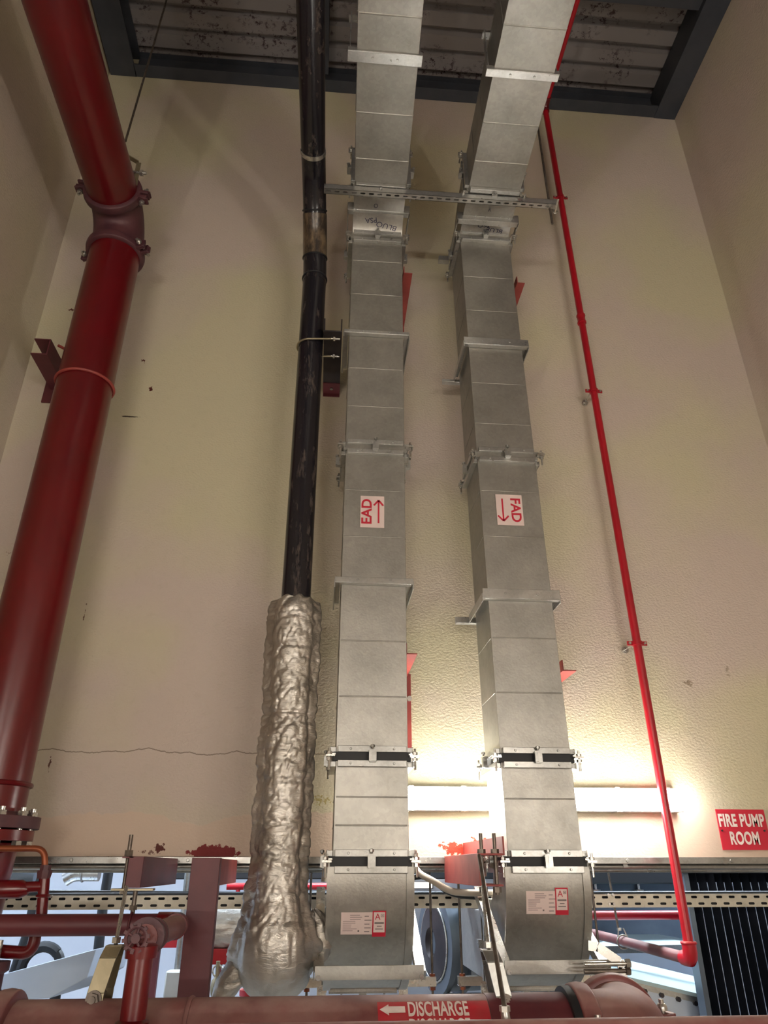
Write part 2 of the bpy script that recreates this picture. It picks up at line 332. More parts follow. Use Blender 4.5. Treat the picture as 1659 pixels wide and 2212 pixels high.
# ================= ventilation ducts =================
YF, YR = 3.45, 3.78
def joint(par, O, e2, e3, w, d, mat='galv_rail'):
    """bolted flange joint: O centre, x = width, e2 = depth direction (towards the back face), e3 = along the duct"""
    O = Vector(O); e1 = Vector((1, 0, 0)); e2 = Vector(e2).normalized(); e3 = Vector(e3).normalized()
    m = MB(); hw = w/2; hd = d/2; ov = .024
    for s in (-1, 1):                       # s: either side of the gasket
        zc = e3*s*.032
        for q in (-1, 1):
            m.ob(O+e2*q*(hd+ov/2)+zc, e1*(hw-.008), e2*ov/2, e3*.012); m.ob(O+e2*q*(hd+ov)+zc, e1*(hw-.008), e2*.003, e3*.014)
            m.ob(O+e1*q*(hw+ov/2)+zc, e1*ov/2, e2*(hd-.008), e3*.012); m.ob(O+e1*q*(hw+ov)+zc, e1*.003, e2*(hd-.008), e3*.014)
            for k in (-.6, .6): m.cyl(O+e2*q*(hd+ov)+zc+e1*hw*k, O+e2*q*(hd+ov+.008)+zc+e1*hw*k, .0055, 8)
    j = m.build('flange_joint', mat, par, .0015)
    m = MB(); m.ob(O, e1*(hw+.012), e2*(hd+.012), e3*.020); m.build('gasket', 'gasket' if mat == 'galv_rail' else 'galv', j)
    for q1 in (-1, 1):
        for q2 in (-1, 1):
            c = O+e1*q1*(hw+.026)+e2*q2*(hd+.026); m = MB()
            m.ob(c, e1*.021, e2*.021, e3*.004).ob(c-(e1*q1+e2*q2)*.012+e3*.009, e1*.012, e2*.012, e3*.003)
            m.cyl(c-e3*.062+e1*q1*.005, c+e3*.034+e1*q1*.005, .0055, 8).hexnut(c+e3*.012+e1*q1*.005, e3, .012, .012).hexnut(c-e3*.014+e1*q1*.005, e3, .012, .014)
            m.build('corner_bolt', 'zinc', j)
    def clampm(c, nrm, tan):
        m = MB(); m.ob(c+nrm*.018, tan*.017, nrm*.010, e3*.024).ob(c+nrm*.008+e3*.022, tan*.014, nrm*.012, e3*.005).ob(c+nrm*.008-e3*.022, tan*.014, nrm*.012, e3*.005)
        m.ob(c+nrm*.028, tan*.004, nrm*.002, e3*.022); m.cyl(c+nrm*.022+e3*.03, c+nrm*.022+e3*.05, .005, 8).hexnut(c+nrm*.022+e3*.042, e3, .010, .010)
        m.build('flange_clamp', mat, j)
    clampm(O-e2*(hd+ov), -e2, e1)
    for q in (-1, 1): clampm(O+e1*q*(hw+ov), e1*q, e2)
    return j
def duct(x_top, x_bot, w, joints_px, seams_px, top_seams, jtop_px, sx_px, xend, name, label):
    """a run of rectangular duct: overhead towards the viewer, bend, down the wall, bend out under the opening head"""
    r = thing(name, (x_bot+w/2, 3.6, ZC-.55), label, 'duct')
    zt = Zp(516, YF, sx_px); zb = ZC+.005
    fx = lambda z: x_bot+(x_top-x_bot)*(z-zb)/(zt-zb)
    zs = [zt]+[Zp(py, YF, sx_px) for py in joints_px]; zs[-1] = zb+.02
    g = .0
    for a, b in zip(zs[:-1], zs[1:]):
        m = MB(); xa, xb_ = fx(a), fx(b)
        m.hexa([(xb_, YF, b), (xb_+w, YF, b), (xb_+w, YR, b), (xb_, YR, b), (xa, YF, a), (xa+w, YF, a), (xa+w, YR, a), (xa, YR, a)])
        m.ob(((xa+xb_)/2+w+.003, YR-.02, (a+b)/2), (.003, 0, 0), (0, .012, 0), ((xa-xb_)/2, 0, (a-b)/2-.03))
        for py in seams_px:                 # swaged stiffening beads
            z = Zp(py, YF, sx_px)
            if b+.04 < z < a-.04:
                x = fx(z); pl = [(-.004, 0), (-.002, .0028), (.002, .0028), (.004, 0)]
                m.ext(pl, (x+.006, YF, z), (x+w-.006, YF, z), (0, 0, 1), (0, -1, 0))
                m.ext(pl, (x, YF+.01, z), (x, YR-.01, z), (0, 0, 1), (-1, 0, 0)); m.ext(pl, (x+w, YF+.01, z), (x+w, YR-.01, z), (0, 0, 1), (1, 0, 0))
        m.build('duct_section', 'galv', r, .0015)
    # upper bend
    yj = P(sx_px, jtop_px, Z=3.93).y; zj0 = 3.93+ZC; dz = .33; xt = fx(zt); N = 12
    def bend(inn, out, x0, mat='galv', lip=0, name='bend'):
        m = MB(); n = len(inn); vs = []
        for k in range(n):
            for p in (inn[k], out[k]): vs += [(x0, p[0], p[1]), (x0+w, p[0], p[1])]
        fs = []
        for k in range(n-1):
            a = 4*k; b = a+4
            fs += [(a, a+1, b+1, b), (a+2, b+2, b+3, a+3), (a, b, b+2, a+2), (a+1, a+3, b+3, b+1)]
        fs += [(0, 2, 3, 1), (4*n-4, 4*n-3, 4*n-1, 4*n-2)]
        m.add(vs, fs); o = m.build(name, mat, r)
        return o
    inn = [(YF-(YF-yj)*(1-cos(a)), zt+(zj0-zt)*sin(a)) for a in [pi/2*k/N for k in range(N+1)]]
    out = [(YR-(YR-yj)*(1-cos(a)), zt+(zj0+dz-zt)*sin(a)) for a in [pi/2*k/N for k in range(N+1)]]
    ub = bend(inn, out, xt)
    # overhead run
    y_end = .2; m = MB(); x1 = xt+xend
    m.hexa([(x1, y_end, zj0), (x1+w, y_end, zj0), (xt+w, yj, zj0), (xt, yj, zj0), (x1, y_end, zj0+dz), (x1+w, y_end, zj0+dz), (xt+w, yj, zj0+dz), (xt, yj, zj0+dz)])
    ys = [P(sx_px, py, Z=3.93).y for py in top_seams]; yy = min(ys)-.3
    while yy > .3: ys.append(yy); yy -= .3
    for y in ys:
        x = xt+(x1-xt)*(yj-y)/(yj-y_end); pl = [(-.005, 0), (-.002, .004), (.002, .004), (.005, 0)]
        m.ext(pl, (x+.004, y, zj0), (x+w-.004, y, zj0), (0, 1, 0), (0, 0, -1)); m.ext(pl, (x, y, zj0+.01), (x, y, zj0+dz-.01), (0, 1, 0), (-1, 0, 0)); m.ext(pl, (x+w, y, zj0+.01), (x+w, y, zj0+dz-.01), (0, 1, 0), (1, 0, 0))
    m.build('duct_section', 'galv', r, .0015)
    joint(r, (xt+w/2, (YF+YR)/2, zt), (0, 1, 0), (0, 0, 1), w, YR-YF, 'galv_lit')
    joint(r, (xt+w/2, yj, zj0+dz/2), (0, 0, 1), (0, -1, 0), w, dz, 'galv_lit')
    for py in joints_px[:-1]:
        z = Zp(py, YF, sx_px); joint(r, (fx(z)+w/2, (YF+YR)/2, z), (0, 1, 0), (0, 0, 1), w, YR-YF, 'galv_lit' if py < 1200 else 'galv_rail')  # upper joints take the paler rail with reflection in its colour
    joint(r, (x_bot+w/2, (YF+YR)/2, zb+.02), (0, 1, 0), (0, 0, 1), w, YR-YF)
    # lower bend, out through the opening under the wall
    cy, cz = YR+.15, zb-.02; N = 18
    inn = [(cy-.15*cos(a), cz-.15*sin(a)) for a in [pi/2*k/N for k in range(N+1)]]; out = [(cy-.48*cos(a), cz-.48*sin(a)) for a in [pi/2*k/N for k in range(N+1)]]
    inn = [(YR, zb+.02)]+inn; out = [(YF, zb+.02)]+out
    lb = bend(inn, out, x_bot)
    for x0, x1_ in ((x_bot-.022, x_bot+.012), (x_bot+w-.012, x_bot+w+.022)):   # seam flanges along both edges of the bend
        vs = []; n = len(out); m = MB()
        for k, (a, b) in enumerate(out):
            an = atan2(b-cz, a-cy) if k else pi
            oy, oz = a+cos(an)*.008, b+sin(an)*.008; iy, iz = a-cos(an)*.004, b-sin(an)*.004
            vs += [(x0, oy, oz), (x1_, oy, oz), (x1_, iy, iz), (x0, iy, iz)]
        fs = [(0, 1, 2, 3), (4*n-4, 4*n-1, 4*n-2, 4*n-3)]
        for k in range(n-1):
            for q in range(4): a = 4*k+q; b = 4*k+(q+1) % 4; fs.append((a, b, b+4, a+4))
        m.add(vs, fs); m.build('edge_seam', 'galv', lb)
    MB().box(x_bot, x_bot+w, cy, 4.75, cz-.478, cz-.182).build('duct_section', 'galv', r, .0015)
    joint(r, (x_bot+w/2, cy+.06, cz-.315), (0, 0, 1), (0, -1, 0), w, .33)
    return r, fx, zt, (cy, cz), (inn, out), (xt, yj, zj0, dz)
DA = duct(.069, .057, .334, [970, 1635, 1865], [565, 637, 797, 879, 1060, 1160, 1385, 1505, 1722, 1783], [345, 245, 30], 408, 816, -.09, 'air_duct',
          'galvanised rectangular air duct marked EAD, left of the two, beside the black pipe')
DB = duct(.804, .835, .338, [985, 1637, 1865], [600, 672, 828, 915, 1060, 1158, 1377, 1495, 1725], [350, 265, 50], 418, 1060, -.02, 'air_duct',
          'galvanised rectangular air duct marked FAD, right of the two, nearer the red riser')
# stickers
def dir_sticker(par, word, xl, xr, yt, yb, flip, lbl):
    p0 = P(xl, yb, Y=YF-.004); p1 = P(xr, yt, Y=YF-.004); cx, cz = (p0.x+p1.x)/2, (p0.z+p1.z)/2; w = p1.x-p0.x; h = p1.z-p0.z
    s = MB().box(cx-w/2, cx+w/2, YF-.0055, YF-.0032, cz-h/2, cz+h/2).build('direction_sticker', 'white_plate', par); s['label'] = lbl
    k = -1 if flip else 1                  # flip: text runs downwards
    fn = lambda u, v: (cx-k*(w*.22)-k*v, YF-.0065, cz+k*u)
    text_mb(word, h*.40, fn, sx=1.06, cuts=0, bold=.002).build('lettering', 'red_ink', s, smooth=False)
    m = MB(); ax = cx+k*w*.26; t = YF-.0065
    def flat(p, q, wd):
        d = (Vector(q)-Vector(p)).normalized(); n = Vector((-d.z, 0, d.x))*wd/2; p = Vector(p); q = Vector(q); m.add([p-n, q-n, q+n, p+n], [(0, 1, 2, 3)])
    flat((ax, t, cz-k*h*.36), (ax, t, cz+k*h*.36), .009); flat((ax, t, cz+k*h*.37), (ax-w*.2, t, cz+k*h*.2), .010); flat((ax, t, cz+k*h*.37), (ax+w*.2, t, cz+k*h*.2), .010)
    m.build('arrow', 'red_ink', s, smooth=False)
dir_sticker(DA[0], 'EAD', 778, 830, 1073, 1139, False, 'white sticker reading EAD with an arrow pointing up')
dir_sticker(DB[0], 'FAD', 1075, 1126, 1070, 1134, True, 'white sticker reading FAD with an arrow pointing down')
# maker labels on the lower bends, wrapped on the curved heel
def heel(cc, x_bot):
    cy, cz = cc
    def fn(u, v, off=.002):                 # u = x offset from the duct's left edge, v = height relative to cz along the arc (down = negative)
        a = -v/.48
        if a < 0: return (x_bot+u, cy-.48-off, cz+v)
        return (x_bot+u, cy-(.48+off)*cos(a), cz-(.48+off)*sin(a))
    return fn
def patch(m, fn, u0, u1, v0, v1, off, n=8):
    vs = []; 
    for i in range(n+1):
        for u in (u0, u1): vs.append(fn(u, v0+(v1-v0)*i/n, off))
    m.add(vs, [(2*i, 2*i+1, 2*i+3, 2*i+2) for i in range(n)]); return m
def maker_label(D, x_bot, u0, v0, tagu, tagv):
    fn = heel(D[3], x_bot)
    s = patch(MB(), fn, u0, u0+.135, v0-.092, v0, .0015).build('maker_label', 'white_plate', D[0]); s['label'] = 'pale printed data label'
    m = MB(); random.seed(3)
    for i in range(9):
        v = v0-.010-.008*i; ln = random.uniform(.035, .065); st = u0+.008+(.03 if i < 3 else 0)
        patch(m, fn, st, st+ln, v-.0022, v, .0026, 1)
    for i in range(5): v = v0-.014-.016*i; patch(m, fn, u0+.1, u0+.1+random.uniform(.015, .03), v-.003, v, .0026, 1)
    patch(m, fn, u0+.072, u0+.079, v0-.080, v0-.073, .0026, 1)
    m.build('print', 'grey_ink', s, smooth=False)
    b = patch(MB(), fn, tagu, tagu+.058, tagv-.108, tagv, .003).build('approval_tag', 'red_ink', D[0]); b['label'] = 'red bordered tag with a letter A'
    q = patch(MB(), fn, tagu+.005, tagu+.053, tagv-.088, tagv-.005, .0042).build('tag_face', 'white_plate', b)
    text_mb('A', .036, lambda u, v: fn(tagu+.022+u, tagv-.024+v, .0052), cuts=1).build('lettering', 'red_ink', q, smooth=False)
    m = MB()
    for c0, c1, a, b_ in ((.036, .049, .012, .0138), (.036, .049, .0222, .024), (.036, .0375, .012, .024), (.0475, .049, .012, .024), (.039, .046, .0165, .019)): patch(m, fn, tagu+c0, tagu+c1, tagv-b_, tagv-a, .0054, 1)
    for k, (c0, c1, hh) in enumerate(((.009, .049, .007), (.019, .040, .003), (.012, .046, .004))): patch(m, fn, tagu+c0, tagu+c1, tagv-(.045, .060, .071)[k]-hh, tagv-(.045, .060, .071)[k], .0054, 1)
    m.build('print', 'grey_ink', q, smooth=False)
def vheel(py, x, D, px):                    # arc coordinate on the heel that lands on photo row py
    cy, cz = D[3]; best = None
    for i in range(0, 120):
        a = pi/2*i/120; p = Vector((x, cy-.48*cos(a), cz-.48*sin(a))); dv = Vector((p.x, p.y, p.z-ZC)); w = dv.dot(Vector(_F)); y = 1106-FPX*dv.dot(Vector(_U))/w
        if best is None or abs(y-py) < best[0]: best = (abs(y-py), -.48*a)
    return best[1]
maker_label(DA, .057, Xp(737, 2000, 3.44)-.057, vheel(1970, .15, DA, 780), Xp(806, 2000, 3.44)-.057, vheel(1967, .3, DA, 820))
maker_label(DB, .835, Xp(1140, 1950, 3.44)-.835, vheel(1925, .95, DB, 1180), Xp(1203, 1950, 3.44)-.835, vheel(1916, 1.1, DB, 1215))
# marker writing on the upper bends (written the other way up)
for D, words in ((DA, (('BLUO', .225, .36, .062, -.25), ('PSA', .12, .46, .055, .15), ('O', .145, .72, .04, 0))), (DB, (('BLUE', .23, .34, .058, -.15), ('PSQ', .15, .44, .05, .15), ('V', .17, .74, .035, 0)))):
    xt, yj, zj0, dz = D[5]; zt = D[2]
    for wd, u0, a0, sz, rot in words:
        def fn(u, v):
            u, v = -u*cos(rot)+v*sin(rot), -v*cos(rot)-u*sin(rot)
            a = (a0*pi/2)+v/.25; y = YF-(YF-yj)*(1-cos(a)); z = zt+(zj0-zt)*sin(a); return (xt+u0+u, y-.0016, z-.0016)
        o = text_mb(wd, sz, fn, cuts=1, sx=.9); o.build('marker_writing', 'ink', D[0], smooth=False)

# ================= duct supports =================
def support(x, w, py, spx, label, thick, arms=True, rear=False, deep=.37, vertical_face=True):
    z = Zp(py, YF-.03, spx); t = thing('duct_support', (x+w/2, YR, z), label, 'bracket')
    y0 = YF-.034; ov = .035
    m = MB(); m.box(x-ov, x+w+ov, y0, y0+.005, z-thick/2, z+thick/2); m.box(x-ov, x+w+ov, y0, y0+.032, z-thick/2-.004, z-thick/2)
    for k in (.25, .75): m.cyl((x+w*k, y0-.006, z), (x+w*k, y0, z), .007, 8)
    m.build('front_angle', 'galv_lit', t, .0015)
    for q in (-1, 1):
        xa = x-ov if q < 0 else x+w+ov; m = MB()
        m.box(xa-.003, xa+.003, y0+.004, y0+deep, z-.042, z+.002); m.box(min(xa, xa-q*.028), max(xa, xa-q*.028), y0+.034, y0+deep, z-.003, z+.002)
        m.build('side_arm', 'galv_lit', t, .001)
    if rear: MB().box(x-.11, x+w+.05, y0+deep, y0+deep+.035, z-.045, z-.04).box(x-.11, x+w+.05, y0+deep+.03, y0+deep+.035, z-.04, z).build('rear_angle', 'galv_lit', t, .001)
    return t
support(DA[1](ZC+2.95), .334, 718, 816, 'thin angle frame around the EAD duct above its sticker', .022)
support(DA[1](ZC+1.3), .334, 1254, 816, 'angle frame around the EAD duct below its sticker', .030)
support(DB[1](ZC+2.9), .338, 738, 1060, 'broad angle frame around the FAD duct above its sticker', .052, rear=True)
support(DB[1](ZC+1.25), .338, 1283, 1110, 'broad angle frame around the FAD duct below its sticker', .052, rear=True)
def under_support(D, w, py, spx, label, thick, xo):
    xt, yj, zj0, dz = D[5]; z = zj0-.006; y = P(spx, py, Z=3.92).y; t = thing('duct_support', (xt+w/2+xo, y, zj0+dz), label, 'bracket'); ov = .035; x = xt+xo
    m = MB(); m.box(x-ov, x+w+ov, y-thick/2, y+thick/2, z-.005, z); m.box(x-ov, x+w+ov, y-thick/2-.004, y-thick/2, z-.005, z+.028)
    for k in (.3, .7): m.cyl((x+w*k, y, z-.012), (x+w*k, y, z-.004), .007, 8)
    m.build('cross_angle', 'galv_lit', t, .001)
    for q in (-1, 1):
        xa = x-ov+.012 if q < 0 else x+w+ov-.012
        MB().box(xa-.003, xa+.003, y-.02, y+.02, z, zj0+dz+.04).build('side_angle', 'galv_lit', t, .001)
    MB().box(x-ov, x+w+ov, y-.02, y+.02, zj0+dz+.004, zj0+dz+.01).build('top_angle', 'galv_lit', t)
under_support(DA, .334, 128, 840, 'channel crossing under the overhead EAD duct near the roof', .058, -.04)
under_support(DB, .338, 163, 1120, 'angle crossing under the overhead FAD duct near the roof', .04, -.012)
def bend_support(D, w, py, spx, label, side=False):
    xt, yj, zj0, dz = D[5]; p = P(spx, py, Y=3.34); t = thing('duct_support', (xt+w/2, 3.3, p.z+.05), label, 'bracket'); m = MB(); x = xt; ov = .04; z = p.z
    m.box(x-ov, x+w+ov, 3.318, 3.323, z-.034, z+.034); m.box(x-ov, x+w+ov, 3.323, 3.36, z-.034, z-.029)
    for k in (.25, .75): m.cyl((x+w*k, 3.31, z), (x+w*k, 3.32, z), .007, 8)
    m.build('front_angle', 'galv_lit', t, .001)
    for q in (-1, 1):
        xa = x-ov+.003 if q < 0 else x+w+ov-.003
        MB().box(xa-.003, xa+.003, 3.323, 3.72, z-.034, z+.005).build('side_arm', 'galv_lit', t)
    if side: MB().box(x-.11, x-ov, 3.68, 3.72, z-.036, z+.004).build('rear_angle', 'galv_lit', t)
bend_support(DA, .334, 454, 816, 'flat angle crossing the curved bend of the EAD duct')
bend_support(DB, .338, 474, 1040, 'flat angle crossing the curved bend of the FAD duct', True)
# lower frames with sloping struts
for D, xb_, w, py, nm in ((DA, .057, .334, 2096, 'EAD'), (DB, .835, .338, 2088, 'FAD')):
    y0 = 3.40; z = Zp(py, y0, int(1000)); t = thing('duct_support', (xb_+w/2, y0, z-.03), 'strut frame holding the bottom bend of the '+nm+' duct', 'bracket')
    m = MB(); m.box(xb_-.06, xb_+w+.05, y0, y0+.005, z-.026, z+.020); m.box(xb_-.06, xb_+w+.05, y0, y0+.05, z-.03, z-.025)
    m.build('front_angle', 'galv', t, .001)
    for q in (-1, 1):
        xa = xb_-.045 if q < 0 else xb_+w+.04
        a = Vector((xa, y0+.03, z-.02)); b = Vector((xa+(.0 if q > 0 else .0), 3.95, ZC-.10)); m = MB(); d = b-a
        m.ext([(-.021, -.021), (.021, -.021), (.021, .021), (.017, .021), (.017, -.017), (-.017, -.017), (-.017, .021), (-.021, .021)], a, b, (1, 0, 0), (0, .5, -.85)); m.build('strut', 'zinc', t, .001)
        MB().cyl((xa, y0+.0, z-.02), (xa, y0-.012, z-.02), .010, 10).build('bolt', 'zinc', t)
# ================= wall stubs beside the ducts =================
def red_stub(px, py, w, Yf, label, strip=None):
    p = P(px, py, Y=Yf); t = thing('wall_bracket', (p.x+w/2, YB, p.z), label, 'bracket')
    MB().box(p.x, p.x+w, Yf, YB-.002, p.z, p.z+.006).box(p.x, p.x+.006, Yf, YB-.002, p.z+.006, p.z+.06).build('angle_arm', 'oxide', t, .001)
    MB().box(p.x-.02, p.x+w+.0, YB-.01, YB-.001, p.z-.06, p.z+.1).build('wall_plate', 'oxide', t)
    if strip: xs_ = Xp(885, 1550, 3.98); MB().box(xs_-.012, xs_+.010, YB-.012, YB-.001, p.z-strip, p.z+.02).build('upright_strip', 'oxide', t).__setitem__('label', 'thin red upright strip'); MB().cyl((xs_, YB-.03, p.z-.12), (xs_, YB-.012, p.z-.12), .014, 12).build('bolt', 'zinc', t)
red_stub(872, 590, .058, 3.47, 'red angle bracket on the wall right of the EAD duct, high up')
red_stub(1117, 611, .055, 3.60, 'red angle bracket on the wall right of the FAD duct, high up')
red_stub(877, 1413, .058, 3.50, 'red angle bracket low on the wall right of the EAD duct, with a strip below', .42)
red_stub(1216, 1449, .075, 3.72, 'short red angle bracket low on the wall right of the FAD duct')

# ================= big red riser with grooved elbow =================
RX, RY, RR = -1.503, 3.60, .158
t = thing('fire_main', (RX, RY, ZC-.6), 'large dark red fire main climbing the left wall and turning overhead', 'pipe')
zv = 3.72+ZC; zh = 3.95+ZC                     # elbow ends
MB().tube([(RX, RY, ZC+.2), (RX, RY, zv-.05)], RR, 48).build('riser_pipe', 'red', t)
MB().tube([(RX, 3.37, zh), (RX, -.4, zh)], RR, 48).build('overhead_pipe', 'red', t)
c = (RY-.2, zh-.2); el = [Vector((RX, RY, zv-.06))]+[Vector((RX, c[0]+.2*cos(a), c[1]+.2*sin(a))) for a in [pi/2*i/14 for i in range(15)]]+[Vector((RX, 3.34, zh))]
MB().tube(el, RR+.004, 48).build('elbow', 'grime', t)
def grooved(par, C, ax, R, bolt_dir, mat='red', wd=.03):
    C = Vector(C); ax = Vector(ax).normalized(); b = Vector(bolt_dir).normalized(); n = ax.cross(b).normalized()
    m = MB(); m.lathe(C-ax*wd, ax, [(0, R), (0, R+.016), (.006, R+.026), (wd, R+.03), (2*wd-.006, R+.026), (2*wd, R+.016), (2*wd, R)], 44)
    for q in (-1, 1):
        for s in (-1, 1):
            m.ob(C+b*q*(R+.044)+n*s*.022, b*.030, n*.012, ax*wd*.95); m.ob(C+b*q*(R+.066)+n*s*.030, b*.016, n*.006, ax*wd*.8)
    h = m.build('coupling', mat, par, .003)
    for q in (-1, 1):
        m = MB(); p = C+b*q*(R+.046); m.cyl(p-n*.075, p+n*.075, .009, 12); m.hexnut(p+n*.048, n, .018, .016); m.lathe(p-n*.062, n, [(0, .004), (0, .012), (.006, .017), (.012, .018), (.020, .018)], 14)
        m.build('coupling_bolt', 'zinc', h)
grooved(t, (RX, 3.35, zh), (0, 1, 0), RR, (1, 0, -.15), 'grime')
grooved(t, (RX, RY, zv-.055), (0, 0, 1), RR, (1, -.35, 0), 'grime')
MB().ring((RX, RY, Zp(1688, 3.45, 20)), (0, 0, 1), RR+.004, .011, 48).build('weld_band', 'red', t)
MB().ring((RX, RY, Zp(803, 3.46, 190)), (0, 0, 1), RR+.006, .009, 48).build('u_bolt', 'oxide', t)
# flange pair at the foot
fz = ZC+.155
m = MB(); m.lathe((RX, RY, fz), (0, 0, 1), [(0, .12), (0, .232), (.05, .232), (.05, RR+.02), (.07, RR)], 44); fl = m.build('upper_flange', 'grime', t, .002)
m = MB(); m.lathe((RX, RY, fz-.05), (0, 0, 1), [(0, .11), (0, .215), (.044, .215), (.044, .12)], 44); m.build('lower_flange', 'red', t, .002)
MB().lathe((RX, RY, fz-.35), (0, 0, 1), [(0, .15), (.1, .155), (.29, .16), (.30, .13)], 40).build('valve_body', 'red', t)
for k in range(12):
    a = 2*pi*k/12+.18; x, y = RX+.196*cos(a), RY+.196*sin(a)
    MB().cyl((x, y, fz-.09), (x, y, fz+.085), .012, 12).hexnut((x, y, fz+.060), (0, 0, 1), .022, .02).hexnut((x, y, fz-.062), (0, 0, 1), .022, .024).build('flange_bolt', 'zinc', fl)
# steel channel bracket behind the riser
p0 = P(88, 748, Y=3.62); zt_, zb_ = p0.z+.055, p0.z-.055
t = thing('pipe_bracket', (-1.78, YB, p0.z), 'red steel channel sticking out of the wall behind the large fire main', 'bracket')
m = MB(); xc = p0.x+.0
m.ext([(-.05, -.06), (.05, -.06), (.05, -.052), (-.042, -.052), (-.042, .052), (.05, .052), (.05, .06), (-.05, .06)], (xc, 3.62, p0.z), (xc, YB-.004, p0.z), (-1, 0, 0), (0, 0, 1))
m.build('channel_arm', 'maroon', t, .001)
MB().box(xc-.09, xc+.09, YB-.012, YB-.001, p0.z-.16, p0.z+.10).build('wall_plate', 'maroon', t)
MB().cyl((xc+.1, 3.63, p0.z+.02), (RX-.05, 3.58, p0.z-.1), .009, 10).build('tie_bar', 'oxide', t)
# hanger clamp and rod by the elbow
h = P(296, 373, Y=3.30); top = P(360, 0, Y=3.30)
t = thing('pipe_hanger', (h.x, h.y, h.z), 'thin steel rod and clevis holding the overhead fire main at its elbow', 'hanger')
MB().cyl(P(271, 305, Y=3.30), P(271, 305, Y=3.30)+(top-P(271, 305, Y=3.30))*1.15, .0075, 10).build('hanger_rod', 'rod', t)
a = P(276, 338, Y=3.30); b = P(300, 352, Y=3.30); c = P(291, 400, Y=3.30); MB().bar(a, b, .035, .006).bar(b, h, .03, .006, (0, 1, 0)).bar(h, c, .03, .006, (0, 1, 0)).build('clevis_plate', 'yzinc', t)
MB().cyl(h-Vector((.06, 0, 0)), h+Vector((.06, 0, 0)), .011, 12).hexnut(h+Vector((.03, 0, 0)), (1, 0, 0), .022, .018).build('bolt', 'zinc', t)

# ================= black pipe with foil wrap =================
BX, BY, BR_ = -.17, 3.50, .0755
t = thing('drain_pipe', (BX, BY, ZC-.5), 'glossy black pipe left of the ducts, foil wrapped at its foot', 'pipe')
zH = 4.0+ZC
MB().tube([(BX, BY, ZC+1.15), (BX, BY, ZC+3.42)], BR_, 40).build('vertical_pipe', 'blackpipe', t)
pts = [(BX, BY, ZC+3.40), (BX, BY, ZC+3.47), (BX-.004, 3.485, ZC+3.58), (BX-.01, 3.43, ZC+3.74), (BX-.014, 3.37, ZC+3.83), (BX-.02, 3.28, ZC+3.92), (BX-.025, 3.16, ZC+3.985), (BX-.028, 3.05, zH), (BX-.03, 2.98, zH)]
q = [Vector(p) for p in pts]; fine = []
for i in range(len(q)-1):
    a0 = q[max(i-1, 0)]; a1 = q[i]; a2 = q[i+1]; a3 = q[min(i+2, len(q)-1)]
    for k in range(6): s = k/6; fine.append(.5*((2*a1)+(a2-a0)*s+(2*a0-5*a1+4*a2-a3)*s*s+(3*a1-a0-3*a2+a3)*s**3))
fine.append(q[-1])
MB().tube(fine, BR_+.001, 36).build('bend', 'blackpipe', t)
MB().tube(fine[13:27], BR_+.004, 36).build('worn_fitting', 'fitting', t)['label'] = 'scuffed brown fitting'
def loc(i): return fine[i], (fine[i+1]-fine[i-1]).normalized()
for i in (4, 13, 27):
    c, ax = loc(i); MB().ring(c, ax, BR_+.002, .0055, 36).build('weld_bead', 'black', t)
MB().tube([(BX-.03, 2.99, zH), (BX-.055, -.3, zH)], BR_, 40).build('overhead_pipe', 'blackpipe', t)
MB().lathe((BX-.03, P(672, 338, Z=3.95).y-.016, zH), (0, 1, 0), [(0, BR_), (0, BR_+.004), (.028, BR_+.004), (.028, BR_)], 40).build('strap_band', 'zinc', t)
# foil wrap: crumpled jacket
zs_prof = [(1300, .110), (1330, .130), (1400, .131), (1500, .124), (1560, .118), (1590, .128), (1700, .125), (1800, .124), (1850, .123), (1900, .124), (1950, .132), (1990, .150), (2020, .172)]
path = []; rad = []
for py, r in zs_prof: path.append(Vector((BX+(.0 if py < 1800 else -.004), BY, Zp(py, BY, 610)))); rad.append(r)
z0 = path[-1].z; path += [Vector((BX-.002, BY+.015, ZC-.285)), Vector((BX, BY+.07, ZC-.325)), Vector((BX, BY+.18, ZC-.345)), Vector((BX-.02, BY+.36, ZC-.345)), Vector((BX-.02, BY+.9, ZC-.345))]; rad += [.192, .192, .165, .14, .13]
def resample(pt, r, ds):
    P_, R_ = [], []
    for i in range(len(pt)-1):
        a0 = pt[max(i-1, 0)]; a1 = pt[i]; a2 = pt[i+1]; a3 = pt[min(i+2, len(pt)-1)]; n = max(1, int((a2-a1).length/ds))
        for k in range(n): s = k/n; P_.append(.5*((2*a1)+(a2-a0)*s+(2*a0-5*a1+4*a2-a3)*s*s+(3*a1-a0-3*a2+a3)*s**3)); R_.append(r[i]+(r[i+1]-r[i])*s)
    P_.append(pt[-1]); R_.append(r[-1]); return P_, R_
